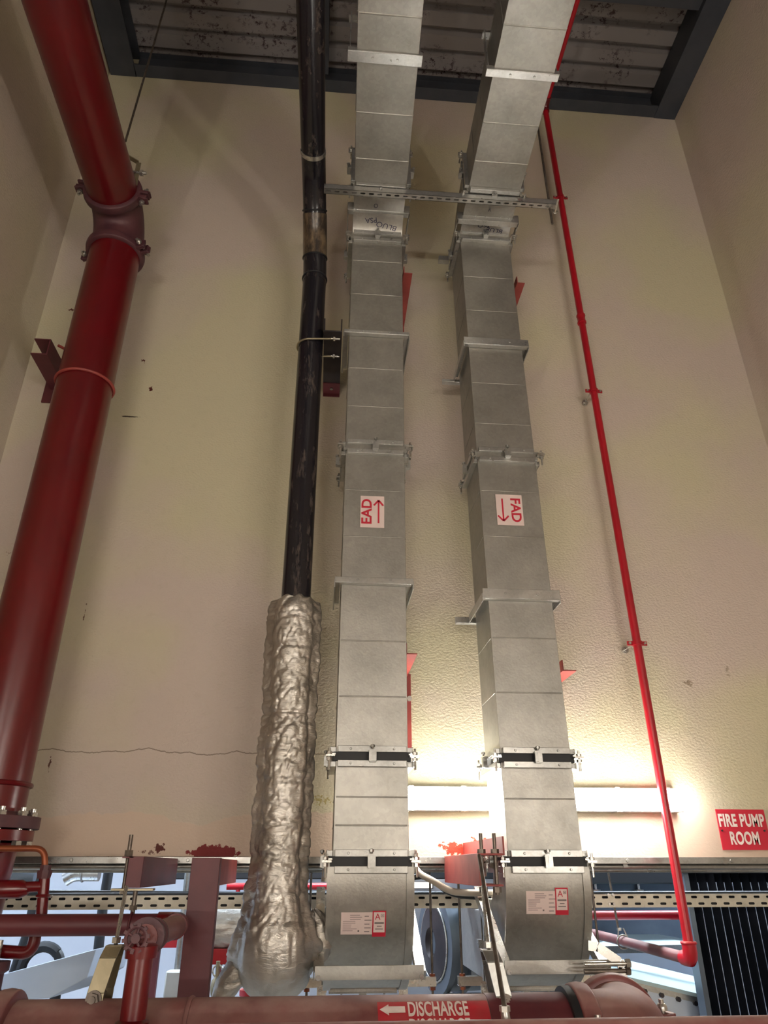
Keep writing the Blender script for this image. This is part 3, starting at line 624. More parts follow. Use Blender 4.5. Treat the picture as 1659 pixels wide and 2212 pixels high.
def foil(path, rad, name, par, seg=150, ds=.008, amp=1, flaps=True):
    Pp, Rp = resample(path, rad, ds); n = len(Pp); vs = []; fs = []; u = None
    for i in range(n):
        T = (Pp[min(i+1, n-1)]-Pp[max(i-1, 0)]).normalized()
        if u is None: u = (Vector((1, 0, 0))-T*T.x).normalized()
        u = (u-T*u.dot(T)).normalized(); w = T.cross(u); L = i*ds
        for k in range(seg):
            a = 2*pi*k/seg; ca, sa = cos(a), sin(a)
            q = Vector((ca*.9, sa*.9, L*8.5)); q2 = Vector((ca*2.2+5, sa*2.2, L*26))
            rid = 1-abs(noise.noise(q*1.3+Vector((0, 0, .9*noise.noise(q*.8)))))*2.0; rid2 = 1-abs(noise.noise(q2))*2.2; puff = noise.noise(Vector((ca*1.5, sa*1.5, L*2.6+9)))
            q3 = Vector((ca*1.1+9, sa*1.1, L*13+ca*1.5)); rid3 = 1-abs(noise.noise(q3))*2.4; d = -.0045*max(rid, 0)**6-.004*max(rid2, 0)**4-.005*max(rid3, 0)**5+.004*puff+.0015*noise.noise(q2*1.9)
            d -= .006*(1-abs(math.sin(pi*L/.30+.5)))**9        # tape bands
            if flaps:                                          # pinched seams left and right
                for ac, hh in ((.10, .017), (pi-.12, .020)):
                    da = abs((a-ac+pi) % (2*pi)-pi); d += hh*math.exp(-(da/.14)**2)*(1+.6*noise.noise(Vector((ac*3, 0, L*9)))); d -= .009*math.exp(-((da-.42)/.16)**2)*(1+noise.noise(Vector((ac, 3, L*7))))
            wp = Pp[i]+(u*ca+w*sa)*Rp[i]; r4 = 1-abs(noise.noise(Vector((wp.x*8, wp.y*8, wp.z*19+3*wp.x))))*2.6; r5 = 1-abs(noise.noise(Vector((wp.x*13+4, wp.y*13, wp.z*9))))*2.6
            d -= .004*max(r4, 0)**3+.003*max(r5, 0)**4
            rr = Rp[i]*.96+d*amp
            off = T*.012*noise.noise(Vector((ca*2, sa*2, 4)))*(3 if i < 4 else 0)
            vs.append(Pp[i]+(u*ca+w*sa)*rr+off)
    for i in range(n-1):
        for k in range(seg): a = i*seg+k; b = i*seg+(k+1) % seg; fs.append((a, b, b+seg, a+seg))
    fs += [tuple(range(seg))[::-1], tuple(range((n-1)*seg, n*seg))]
    m = MB(); m.add(vs, fs); o = m.build(name, 'foil', par, smooth=True)
    o.data.set_sharp_from_angle(angle=radians(75)); return o
fw = foil(path, rad, 'foil_wrap', t); fw['label'] = 'crumpled silver foil insulation'
a = Vector((BX-.13, BY+.04, ZC-.36)); fp = [a, a+Vector((-.06, .0, -.07)), a+Vector((-.09, .02, -.16)), a+Vector((-.12, .04, -.3))]
foil(fp, [.07, .055, .045, .04], 'foil_tail', t, 60, .008, .9, False)
a = Vector((BX+.15, BY+.06, ZC-.22)); foil([a+Vector((0, 0, .05)), a+Vector((.03, 0, 0)), a+Vector((.035, .0, -.08)), a+Vector((.0, 0, -.16))], [.02, .05, .06, .03], 'foil_lump', t, 60, .008, .9, False)
# black pipe's wall bracket
p0 = P(719, 716, Y=3.37); z = p0.z; t = thing('pipe_bracket', (p0.x, YB, z), 'dark channel stub between the black pipe and the EAD duct, with a U-bolt', 'bracket')
m = MB(); m.ext([(-.056, 0), (.056, 0), (.056, .1), (.048, .1), (.048, .008), (-.048, .008), (-.048, .1), (-.056, .1)], (p0.x, 3.37, z), (p0.x, 3.93, z), (1, 0, 0), (0, 0, 1)); m.build('channel_arm', 'steel_dark', t, .001)
m = MB(); m.box(p0.x-.056, p0.x+.056, 3.88, YB-.002, z-.008, z).box(p0.x-.056, p0.x+.056, YB-.01, YB-.001, z-.03, z+.11); m.build('wall_cleat', 'maroon', t)['label'] = 'dark red end cleat'
MB().hexnut((p0.x+.0, 3.93, z-.012), (0, 0, 1), .012, .01).build('cleat_bolt', 'zinc', t)
zu = Zp(735, 3.43, 672); m = MB(); n = 20; xr = p0.x-.01
pts = [Vector((xr+.03, BY-.083, zu+.01))]+[Vector((BX+(BR_+.008)*cos(a_), BY+(BR_+.008)*sin(a_), zu)) for a_ in [-pi/2-pi*i/n for i in range(n+1)]]+[Vector((xr+.03, BY+.083, zu+.01))]
m.tube(pts, .006, 10).build('u_bolt', 'yzinc', t)
for yy in (BY-.083, BY+.083): MB().cyl((xr, yy, zu+.01), (xr+.055, yy, zu+.01), .007, 10).hexnut((xr+.02, yy, zu+.01), (1, 0, 0), .014, .012).build('nut', 'zinc', t)

# ================= slotted channel trapeze =================
a = P(700, 412, Z=3.86); b = P(1202, 447, Z=3.86); yc = (a.y+b.y)/2; x0, x1 = a.x, b.x; zc = 3.86+ZC
t = thing('slotted_channel', ((x0+x1)/2, yc, zc), 'slotted strut channel crossing in front of both duct bends', 'channel')
m = MB(); hw = .021; sl = .014; pitch = .055
# underside with real slots
def slotted(m, x0, x1, fn, half, rows, pitch, sw, sh, off=0):
    """plate made of cells with a hole each; fn(u, v) gives a point; rows: v centres"""
    edges = [-half]+[(rows[i]+rows[i+1])/2 for i in range(len(rows)-1)]+[half]
    for r_, vc in enumerate(rows):
        v0, v1 = edges[r_], edges[r_+1]; st = (pitch/2 if (r_ % 2) else 0)+off; u = x0
        if st: m.add([fn(x0, v0), fn(x0+st, v0), fn(x0+st, v1), fn(x0, v1)], [(0, 1, 2, 3)]); u = x0+st
        while u+pitch <= x1+1e-6:
            uc = u+pitch/2; N = 16; inner = []; outer = []
            for k in range(N):
                a = 2*pi*(k+.5)/N; cx = (sw-sh)*(1 if cos(a) > 0 else -1); inner.append(fn(uc+cx+sh*cos(a), vc+sh*sin(a)))
                ca, sa = cos(a), sin(a); sc = min((pitch/2)/max(abs(ca), 1e-6), 1e9)
                # rectangle boundary point
                hu = pitch/2; hv = (v1-vc) if sa > 0 else (vc-v0); k_ = min(hu/max(abs(ca), 1e-6), hv/max(abs(sa), 1e-6)); outer.append(fn(uc+ca*k_, vc+sa*k_))
            vs = inner+outer; m.add(vs, [(k, (k+1) % N, N+(k+1) % N, N+k) for k in range(N)])
            # fill the rectangle's corners
            for (su, sv) in ((1, 1), (-1, 1), (-1, -1), (1, -1)):
                q = fn(uc+su*pitch/2, (v1 if sv > 0 else v0)); best = sorted(range(N), key=lambda i: (outer[i]-q).length)[:2]; m.add([q, outer[best[0]], outer[best[1]]], [(0, 1, 2)])
            u += pitch
        if u < x1: m.add([fn(u, v0), fn(x1, v0), fn(x1, v1), fn(u, v1)], [(0, 1, 2, 3)])
slotted(m, x0, x1, lambda u, v: Vector((u, yc+v, zc)), hw, [0], pitch, .016, .0065)
slotted(m, x0, x1, lambda u, v: Vector((u, yc+v, zc+.002)), hw, [0], pitch, .016, .0065)
m.box(x0, x1, yc-hw, yc-hw+.003, zc, zc+.041); m.box(x0, x1, yc+hw-.003, yc+hw, zc, zc+.041); m.box(x0, x1, yc-hw, yc-hw+.01, zc+.039, zc+.041); m.box(x0, x1, yc+hw-.01, yc+hw, zc+.039, zc+.041)
m.build('channel', 'galv_lit', t, smooth=False)
rx = x1-.045; m = MB(); m.cyl((rx, yc, zc-.16), (rx, yc, BZ+.05), .0075, 10).build('threaded_rod', 'rod', t)
m = MB(); m.hexnut((rx, yc, zc-.012), (0, 0, 1), .016, .014).cyl((rx, yc, zc-.004), (rx, yc, zc-.001), .022, 16).build('nut', 'zinc', t)
b_ = P(1205, 432, Z=3.84); m = MB(); c = P(1199, 458, Z=3.82); m.bar(P(1206, 430, Z=3.86), c, .012, .004).ring(c, (0, 1, 0), .014, .005, 16).build('end_clip', 'zinc', t)

# ================= slim red riser on the right =================
RY2 = 3.85; xb, xt = 1.783, 1.728; zB, zT = Zp(2070, RY2, 1490), Zp(238, RY2, 1180)
fxr = lambda z: xb+(xt-xb)*(z-zB)/(zT-zB)
t = thing('sprinkler_riser', (xb, RY2, zB), 'slim bright red pipe running down the wall over the lamp to an elbow', 'pipe')
rr = .0235
MB().tube([(fxr(zB), RY2, zB+.03), (fxr(zT), RY2, zT)], rr, 24).build('riser_pipe', 'red_small', t)
e = [Vector((xt, RY2, zT-.02)), Vector((xt, RY2, zT+.01)), Vector((xt, RY2-.02, zT+.035)), Vector((xt, RY2-.05, zT+.045)), Vector((xt, RY2-.09, zT+.045))]
MB().tube(e, rr+.006, 24).ring(e[0], (0, 0, 1), rr+.004, .006, 24).ring(e[-1], (0, 1, 0), rr+.004, .006, 24).build('top_elbow', 'red', t)
MB().tube([(xt, RY2-.08, zT+.045), (xt+.02, .4, zT+.045)], rr, 24).build('overhead_pipe', 'red_small', t)
z = Zp(690, RY2, 1256); MB().lathe((fxr(z), RY2, z-.04), (0, 0, 1), [(0, rr), (0, rr+.007), (.012, rr+.009), (.02, rr+.005), (.06, rr+.005), (.068, rr+.009), (.08, rr+.007), (.08, rr)], 24).build('socket', 'red_small', t)
for py, px in ((427, 1212), (845, 1281), (1390, 1378)):
    z = Zp(py, RY2, px); x = fxr(z); cl = MB().lathe((x, RY2, z-.011), (0, 0, 1), [(0, rr), (0, rr+.006), (.022, rr+.006), (.022, rr)], 24).box(x-.058, x-rr, RY2-.004, RY2+.004, z-.012, z+.012).box(x+rr, x+.058, RY2-.004, RY2+.004, z-.012, z+.012).build('pipe_clamp', 'red_small', t)
    MB().cyl((x-.045, RY2-.012, z), (x-.045, RY2+.012, z), .007, 8).build('clamp_screw', 'zinc', cl); MB().cyl((x+.045, RY2-.012, z), (x+.045, RY2+.012, z), .007, 8).build('clamp_screw', 'zinc', cl)
    if py > 500: MB().cyl((x-.015, RY2+rr, z), (x-.015, YB-.002, z), .006, 8).lathe((x-.015, YB-.03, z), (0, 1, 0), [(0, .008), (0, .014), (.012, .014), (.012, .020), (.028, .020)], 14).build('wall_stud', 'zinc', cl)
zb = zB-.005
m = MB(); m.tube([(xb, RY2, zb+.075), (xb, RY2, zb+.03), (xb, RY2+.006, zb+.010), (xb-.0, RY2+.018, zb), (xb-.0, RY2+.05, zb), (xb, RY2+.075, zb)], rr+.010, 24).ring((xb, RY2, zb+.068), (0, 0, 1), rr+.007, .008, 24).build('bottom_elbow', 'red_small', t)
MB().tube([(xb, RY2+.06, zb), (xb+.12, 7.4, zb)], rr+.003, 24).build('branch_pipe', 'red_dust', t)['label'] = 'dusty red branch running back into the next room'
# hanger of that branch
hx = xb+.02; hy = 4.75; t = thing('pipe_hanger', (hx, hy, zb), 'thin rod and ring holding the red branch pipe beyond the opening', 'hanger')
MB().cyl((hx-.02, hy, zb+.06), (hx-.16, hy, ZC+1.95), .007, 8).build('hanger_rod', 'rod', t)
MB().ring((hx, hy, zb), (0, 1, .1), rr+.012, .005, 28).bar((hx-.03, hy, zb+.02), (hx-.02, hy, zb+.07), .012, .004).bar((hx+.03, hy, zb+.02), (hx+.01, hy, zb+.07), .012, .004).build('ring_clamp', 'zinc', t)
MB().hexnut((hx-.015, hy, zb+.065), (0, 0, 1), .014, .014).build('nut', 'zinc', t)

# ================= sign =================
a = P(1546, 1748, Y=3.99); b = P(1659, 1836, Y=3.99); sx0, sx1, sz1, sz0 = a.x, a.x+.272, a.z, P(1565, 1836, Y=3.99).z
t = MB().box(sx0, sx1, YB-.006, YB-.0005, sz0, sz1).build('wall_sign', 'sign_red', None, .0008, origin=((sx0+sx1)/2, YB, sz0)); tag(t, 'red wall sign reading FIRE PUMP ROOM in white', 'sign')
cx = (sx0+sx1)/2-.004; h = sz1-sz0
for wd, zc_ in (('FIRE PUMP', .71), ('ROOM', .27)):
    text_mb(wd, .080, lambda u, v: (cx+u, YB-.0075, sz0+h*zc_+v*1.05), sx=.66, cuts=0, bold=.003, spacing=1.06).build('lettering', 'white_ink', t, smooth=False)
for q in (-1, 1): MB().cyl((cx+q*.118, YB-.010, sz0+h*.47), (cx+q*.118, YB-.006, sz0+h*.47), .005, 12).build('screw', 'steel_dark', t)
# ================= foreground pipes =================
DY, DR = 2.70, .130; DZ = ZC-.492
t = thing('discharge_pipe', (0, DY, DZ-DR), 'large dusty red pipe across the bottom marked DISCHARGE, arrows pointing left', 'pipe')
xr1 = Xp(1240, 2180, 2.6)
MB().tube([(XL+.005, DY, DZ), (xr1, DY, DZ)], DR, 64).build('main_pipe', 'red_dust', t)
cf = lambda x, v, off=.002: (x, DY-(DR+off)*cos(v), DZ+(DR+off)*sin(v))      # v = angle above the horizontal front
def cyl_z(py, px):                                                            # angle on the pipe seen at photo row py
    best = None
    for i in range(-40, 90):
        a = radians(i); q = Vector(cf(0, a)); y = 1106-FPX*Vector((Xp(px, py, 2.6), q.y, q.z-ZC)).dot(Vector(_U))/Vector((Xp(px, py, 2.6), q.y, q.z-ZC)).dot(Vector(_F))
        if best is None or abs(y-py) < best[0]: best = (abs(y-py), a)
    return best[1]
v1 = cyl_z(2162, 950); v0 = v1-1.35
x0 = Xp(818, 2180, 2.58); x1 = Xp(1062, 2180, 2.58)
m = MB(); N = 16
for i in range(N+1):
    for k in range(2): m.v.append(Vector(cf((x0, x1)[k], v0+(v1-v0)*i/N, .001)))
m.f += [(2*i, 2*i+1, 2*i+3, 2*i+2) for i in range(N)]
band = m.build('marker_band', 'band_red', t); band['label'] = 'brighter red lettering band'
for row, (ty, ) in enumerate(((2176,), (2201,))):
    va = cyl_z(2179 if row == 0 else 2207, 950)-row*.15
    xs = Xp(950, 2176, 2.58); text_mb('DISCHARGE', .070, lambda u, v: cf(xs+u, va+v*1.0/DR, .0022), sx=.50, cuts=2, bold=.0018).build('lettering', 'white_ink', band, smooth=False)
    ax0 = Xp(822, 2170, 2.58); ax1 = Xp(878, 2170, 2.58); m = MB()
    def A(x, v): return cf(x, va+v/DR, .0022)
    xm = ax0+(ax1-ax0)*.36
    m.add([A(ax0, 0), A(xm, .019), A(xm, .011), A(xm, -.011), A(xm, -.019)], [(0, 1, 2), (0, 2, 3), (0, 3, 4)])
    m.add([A(xm+(ax1-xm)*i/1, s*.011*k/4) for i in (0, 1) for s in (1,) for k in range(-4, 5)], [(k, k+1, k+10, k+9) for k in range(8)])
    m.build('arrow', 'white_ink', band, smooth=False)
# darker painted end, grooved elbow turning back
MB().lathe((xr1-.005, DY, DZ), (1, 0, 0), [(0, DR), (0, DR+.018), (.025, DR+.02), (.025, DR)], 56).build('rubber_gasket', 'black', t)['label'] = 'black rubber gasket ring'
MB().tube([(Xp(1066, 2190, 2.57), DY, DZ), (xr1, DY, DZ)], DR+.002, 64).build('painted_end', 'maroon', t)['label'] = 'darker maroon pipe end'
def cpl(C, ax, bd, mat='red_dust'): grooved(t, C, ax, DR, bd, mat, .032)
cpl((xr1+.05, DY, DZ), (1, 0, 0), (0, -1, .12))
ec = (xr1+.08, DY+.16); pts = [Vector((xr1+.05, DY, DZ))]+[Vector((ec[0]+.16*sin(a), ec[1]-.16*cos(a), DZ)) for a in [pi/2*i/12 for i in range(13)]]+[Vector((ec[0]+.16, ec[1]+.05, DZ))]
MB().tube(pts, DR+.008, 56).build('elbow', 'red_dust', t)
cpl((ec[0]+.16, ec[1]+.06, DZ), (0, 1, 0), (1, 0, .02))
MB().tube([Vector((ec[0]+.16, ec[1]+.05, DZ))]+[Vector((ec[0]+.16, ec[1]+.12+.18*sin(a), DZ-.18+.18*cos(a))) for a in [pi/2*i/10 for i in range(11)]]+[Vector((ec[0]+.16, ec[1]+.30, 0))], DR, 56).build('rear_pipe', 'red_dust', t)
xl = Xp(20, 2170, 2.6); cpl((xl-.04, DY, DZ), (1, 0, 0), (0, -1, .2)); MB().lathe((Xp(397, 2180, 2.6), DY, DZ), (1, 0, 0), [(0, DR), (0, DR+.004), (.006, DR+.006), (.012, DR+.004), (.012, DR)], 56).build('weld_band', 'red_dust', t)
t = MB().tube([(-1.7, 2.4, ZC-.409), (2.4, 2.4, ZC-.409)], .027, 24).build('front_pipe', 'red_dust'); tag(t, 'slim dusty red pipe along the very bottom edge, nearest the viewer', 'pipe')

# ================= valve riser and branch on the left =================
xv, yv = Xp(297, 2120, 2.5), 2.5; zv = Zp(2028, 2.5, 290); r0 = .037
t = thing('branch_pipe', (xv, yv, zv-.5), 'red branch pipe with a small wheel valve, elbowing in front of the left wall opening', 'pipe')
MB().tube([(xv, yv, zv-.02), (xv, yv, zv-.6)], .036, 32).build('riser_pipe', 'red', t)
for dz_ in (.03, .215): MB().lathe((xv, yv, zv-dz_-.018), (0, 0, 1), [(0, .036), (0, .045), (.03, .047), (.036, .036)], 32).build('collar', 'red', t)
cy = 3.2; ye = cy; xe = Xp(352, 1998, 3.2); zb2 = Zp(1998, 3.2, 200)
MB().tube([(XL+.005, ye, zb2), (xe, ye, zb2)], r0, 32).build('rear_pipe', 'maroon', t)
pts = [Vector((xe-.02, ye, zb2))]+[Vector((xe+.07*sin(a), ye-.07+.07*cos(a), zb2)) for a in [pi/2*i/10 for i in range(11)]]
pts[-1].y -= .0; pe = Vector((xv, yv+.02, zv+.0)); pd = pts[-1]
MB().tube(pts[:8]+[pd+Vector((-.002, -.06, 0))], r0+.006, 32).build('elbow', 'red', t)
MB().tube([pd+Vector((0, 0.0, 0)), pe], r0, 32).build('link_pipe', 'red_dust', t)
dd = (pe-pd).normalized(); MB().lathe(pe-dd*.13, dd, [(0, r0), (0, r0+.012), (.02, r0+.012), (.02, r0+.006), (.10, r0+.008), (.10, r0+.018), (.12, r0+.018), (.12, r0)], 28).build('valve_body', 'grime', t)
wv = MB().ring(pe-Vector((.012, .06, -.004)), dd, .029, .0055, 30).lathe(pe-Vector((.012, .06, -.004))-dd*.02, dd, [(0, .008), (0, .013), (.03, .013), (.03, .008)], 14)
u = dd.orthogonal().normalized(); w_ = dd.cross(u); c0 = pe-Vector((.012, .06, -.004))
for k in range(5): a = 2*pi*k/5; wv.cyl(c0, c0+(u*cos(a)+w_*sin(a))*.029, .004, 8)
for k in range(10): a = 2*pi*k/10; wv.ob(c0+(u*cos(a)+w_*sin(a))*.034, (u*cos(a)+w_*sin(a))*.005, (w_*cos(a)-u*sin(a))*.005, dd*.006)
wv.build('hand_wheel', 'grime', t)

hx = Xp(288, 1960, 3.2); t = thing('pipe_hanger', (hx, ye, zb2), 'short rod and ring holding the rear branch pipe left of its elbow', 'hanger')
MB().ring((hx, ye, zb2), (1, 0, 0), r0+.004, .0045, 32).build('ring_clamp', 'maroon', t)
MB().cyl((hx, ye, zb2+r0), (hx, ye, Zp(1922, 3.2, 288)), .0085, 12).hexnut((hx, ye, zb2+r0+.02), (0, 0, 1), .016, .016).build('hanger_rod', 'rod', t)
MB().box(hx-.09, hx+.07, ye-.02, ye+.02, Zp(1924, 3.2, 288), Zp(1919, 3.2, 288)).build('clip_plate', 'yzinc', t, .001)
# copper coloured loop and red fittings at the far left
yl = 3.35; q = lambda px, py: P(px, py, Y=yl)
t = thing('bypass_loop', q(60, 1950), 'small bypass loop of copper tube and red fittings at the left edge', 'pipe')
def roundpath(pts, r, n=6):
    out = [pts[0]]
    for i in range(1, len(pts)-1):
        a, b, c = pts[i-1], pts[i], pts[i+1]; d1 = (a-b).normalized(); d2 = (c-b).normalized(); rr_ = min(r, (a-b).length*.45, (c-b).length*.45); p = b+d1*rr_; s = b+d2*rr_
        for k in range(n+1): f = k/n; out.append(p*(1-f)**2+b*2*f*(1-f)+s*f*f)
    out.append(pts[-1]); return out
MB().tube(roundpath([q(-60, 1833), q(97, 1833), q(97, 1885)], .06), .0125, 20).build('copper_tube', 'copper', t)
MB().lathe(q(94, 1898), (0, 0, 1), [(0, .018), (0, .026), (.02, .03), (.03, .03), (.03, .022), (.05, .022), (.05, .012)], 8).build('union_nut', 'grime', t)
MB().tube([q(-40, 1920), q(92, 1915)], .02, 24).lathe(q(-10, 1921), (1, 0, 0), [(0, .02), (0, .034), (.10, .034), (.13, .02)], 20).build('upper_arm', 'red', t)
MB().tube([q(97, 1890), q(88, 1995)], .021, 24).ring(q(93, 1935), (0, 0, 1), .022, .006, 20).ring(q(80, 1998), (0, 0, 1), .024, .008, 20).build('drop_pipe', 'red', t)
MB().tube(roundpath([q(80, 1995), q(70, 2060), q(-40, 2052)], .05), .023, 24).build('lower_elbow', 'red', t)
t = thing('side_valve', P(2, 2080, Y=3.3), 'dusty red valve body cut by the left edge, under the large flange', 'valve')
c = P(-10, 2090, Y=3.3); MB().lathe(c+Vector((0, 0, -.14)), (0, 0, 1), [(0, .03), (0, .05), (.05, .05), (.07, .035), (.12, .035), (.13, .05), (.16, .05), (.16, .02)], 24).build('valve_body', 'grime', t)
MB().cyl(c+Vector((0, 0, .02)), c+Vector((0, 0, .09)), .01, 10).build('stem', 'zinc', t)

# ================= brackets hanging under the lintel =================
def channel_section(w, h, tk): return [(0, 0), (w, 0), (w, tk), (tk, tk), (tk, h-tk), (w, h-tk), (w, h), (0, h)]
# left channel with rod and clevis
a = P(303, 1918, Y=3.23); b = P(303, 1850, Y=3.23); t = thing('ceiling_bracket', (a.x, YB, b.z), 'red channel stub with a threaded rod, left of the red post', 'bracket')
MB().ext([(0, 0), (-.05, 0), (-.05, .006), (-.006, .006), (-.006, b.z-a.z-.006), (-.05, b.z-a.z-.006), (-.05, b.z-a.z), (0, b.z-a.z)], (a.x, 3.23, a.z), (a.x, YB-.001, a.z), (1, 0, 0), (0, 0, 1)).build('channel_arm', 'maroon', t, .001)
rt = P(284, 1803, Y=3.26); rb = P(247, 2040, Y=3.0)
MB().cyl((rt.x, 3.26, rt.z), (rt.x, 3.26, a.z-.02), .008, 12).hexnut((rt.x, 3.26, b.z+.012), (0, 0, 1), .018, .022).build('threaded_rod', 'rod', t)
MB().box(a.x-.058, a.x, 3.222, 3.23, a.z, b.z).box(a.x-.085, a.x-.04, 3.222, 3.30, b.z-.006, b.z).build('end_plate', 'maroon', t, .001)
MB().hexnut((rt.x, 3.26, a.z-.012), (0, 0, 1), .016, .02).build('nut', 'zinc', t)
def clevis(label, top, mid, yb, w=.05, tilt=0, mat='yzinc'):
    """rod, clevis strap around the pipe and cross bolt"""
    t = thing('clevis_hanger', mid, label, 'hanger')
    MB().cyl(top, mid+(mid-top).normalized()*.015, .0065, 12).build('threaded_rod', 'zinc', t)
    MB().hexnut(mid+Vector((0, 0, .012)), (0, 0, 1), .015, .016).build('nut', 'zinc', t)
    m = MB(); cz = mid.z-.004; pth = [Vector((mid.x-tilt, mid.y-.060, cz-.17)), Vector((mid.x-tilt*.9, mid.y-.058, cz-.12)), Vector((mid.x-tilt*.3, mid.y-.04, cz-.03)), Vector((mid.x, mid.y-.022, cz)), Vector((mid.x, mid.y+.022, cz)), Vector((mid.x-tilt*.3, mid.y+.04, cz-.03)), Vector((mid.x-tilt*.9, mid.y+.058, cz-.12)), Vector((mid.x-tilt, mid.y+.060, cz-.17))]
    for p, q_ in zip(pth[:-1], pth[1:]):
        d = q_-p; n = Vector((1, 0, 0)).cross(d).normalized(); m.ob((p+q_)/2, Vector((w/2, 0, 0)), d/2, n*.003)
    m.build('strap', mat, t, .001)
    bz = cz-.135; MB().cyl((mid.x-tilt, mid.y-.085, bz), (mid.x-tilt, mid.y+.085, bz), .010, 14).hexnut((mid.x-tilt, mid.y-.070, bz), (0, 1, 0), .018, .014).lathe((mid.x-tilt, mid.y-.066, bz), (0, 1, 0), [(0, .016), (0, .024), (.003, .024), (.003, .01)], 20).build('cross_bolt', 'rod', t)
    m = MB(); m.ob((mid.x-tilt-.01, mid.y+.0, cz-.2), (w*.55, 0, 0), (0, .08, 0), (0, 0, .02)).build('saddle', 'maroon', t)
clevis('clevis hanger on its rod, left, beside the wheel valve riser', P(273, 1915, Y=2.86), P(250, 2040, Y=2.74), 2.7, .052, .028)
# red post with its cantilever
a = P(415, 1853, Y=3.27); b = P(476, 1853, Y=3.27); wq = b.x-a.x; t = thing('steel_post', (a.x+wq/2, 3.33, 0), 'dark red steel post rising behind the DISCHARGE pipe, left of the foil wrap', 'post')
m = MB(); m.box(a.x, b.x, 3.27, 3.276, 0, a.z).box(a.x, a.x+.006, 3.276, 3.33, 0, a.z).box(b.x-.006, b.x, 3.276, 3.33, 0, a.z).build('upright', 'maroon', t, .0015)
hz = P(515, 1891, Y=YB).z; m = MB(); m.box(b.x-.012, b.x-.004, 3.33, YB-.001, ZC-.065, a.z-.002).box(b.x-.05, b.x-.012, 3.33, YB-.001, ZC-.065, ZC-.058).box(b.x-.05, b.x-.012, 3.33, YB-.001, a.z-.009, a.z-.002).build('cantilever', 'oxide', t, .001)
# centre red channel with two rods
a = P(1037, 1915, Y=3.12); b = P(1037, 1843, Y=3.12); H = b.z-a.z; t = thing('ceiling_bracket', (a.x, YB, b.z), 'orange-red channel stub with two threaded rods, between the two ducts', 'bracket')
MB().ext([(0, 0), (.095, 0), (.095, .007), (.007, .007), (.007, H-.007), (.10, H-.007), (.10, H), (0, H)], (a.x, 3.12, a.z), (a.x, YB-.001, a.z), (1, 0, 0), (0, 0, 1)).build('channel_arm', 'oxide', t, .001)
MB().box(a.x+.101, a.x+.108, 3.12, YB-.001, b.z-.007, b.z+.062).build('upper_flange', 'oxide', t)
for (px, yy, top) in ((1040, 3.17, 1800), (1069, 3.15, 1800)):
    x = Xp(px, 1840, yy); zt_ = Zp(1800, yy, px); MB().cyl((x, yy, zt_), (x, yy, a.z-.03), .0075, 12).hexnut((x, yy, b.z+.008), (0, 0, 1), .017, .016).hexnut((x, yy, a.z-.012), (0, 0, 1), .017, .02).build('threaded_rod', 'rod', t)
clevis('clevis hanger on its rod between the ducts, right of the DISCHARGE lettering', P(1042, 1915, Y=2.98), P(1056, 2050, Y=2.72), 2.7, .052, -.03, 'galv_rail')
# long rod in front of the FAD duct
p = P(1071, 1845, Y=2.62); t = thing('threaded_rod', P(1094, 2180, Y=2.45), 'long threaded rod in front of the FAD duct, down to a coupler at the bottom', 'rod')
bq = P(1090, 2175, Y=2.45); MB().cyl((p.x+.01, 2.95, p.z+.0), bq, .0075, 12).build('rod', 'rod', t)
MB().hexnut(bq+Vector((0, 0, -.004)), (0, 0, 1), .016, .014).build('nut', 'zinc', t)
MB().tube([bq+Vector((0, 0, -.01)), bq+Vector((.004, 0, -.06)), bq+Vector((.006, 0, -.2))], [.013, .015, .017], 16).build('coupler', 'zinc', t)

# ================= cable tray and conduits under the head =================
yt = 4.36; z1 = Zp(1932, yt, 1000); z0_ = Zp(1961, yt, 1000); t = thing('cable_tray', (.4, yt, z0_), 'long galvanised slotted cable tray running right across the opening', 'cable tray')
m = MB(); slotted(m, -3.6, 4.4, lambda u, v: Vector((u, yt, (z1+z0_)/2+v)), (z1-z0_)/2, [-(z1-z0_)*.25, (z1-z0_)*.25], .073, .0175, .0062)
m.box(-3.6, 4.4, yt, yt+.02, z1-.0015, z1).box(-3.6, 4.4, yt, yt+.15, z0_-.0015, z0_); m.build('side_rail', 'tray', t, smooth=False)
m = MB(); m.box(-3.6, 4.4, yt+.148, yt+.15, z0_, z1).build('rear_rail', 'tray', t, smooth=False)
for px in (1315, 1325, 660, 110):
    for dz_ in (.015, .06): MB().cyl((Xp(px, 1945, yt), yt-.008, z0_+dz_), (Xp(px, 1945, yt), yt, z0_+dz_), .007, 10).build('bolt', 'zinc', t)
t = MB().tube([(-3.6, yt+.03, z1+.012), (-1.5, yt+.03, z1+.016), (-.9, yt+.05, z1+.01), (-.4, yt+.05, z1+.004), (4.4, yt+.06, z1+.002)], .010, 12).build('tray_cable', 'black'); tag(t, 'black cable lying along the top of the cable tray', 'cable')
t = thing('tray_shade', (.4, yt+.05, z0_), 'black cables added as the shade inside the cable tray, seen through its slots', 'cable')
for k, (dy, dz_) in enumerate(((.022, .014), (.022, .040), (.022, .064), (.05, .016), (.05, .044))): MB().cyl((-3.55, yt+dy, z0_+dz_), (4.35, yt+dy, z0_+dz_), .0125, 10).build('cable', 'black', t)  # black cables put in so the tray reads as shaded behind its slots
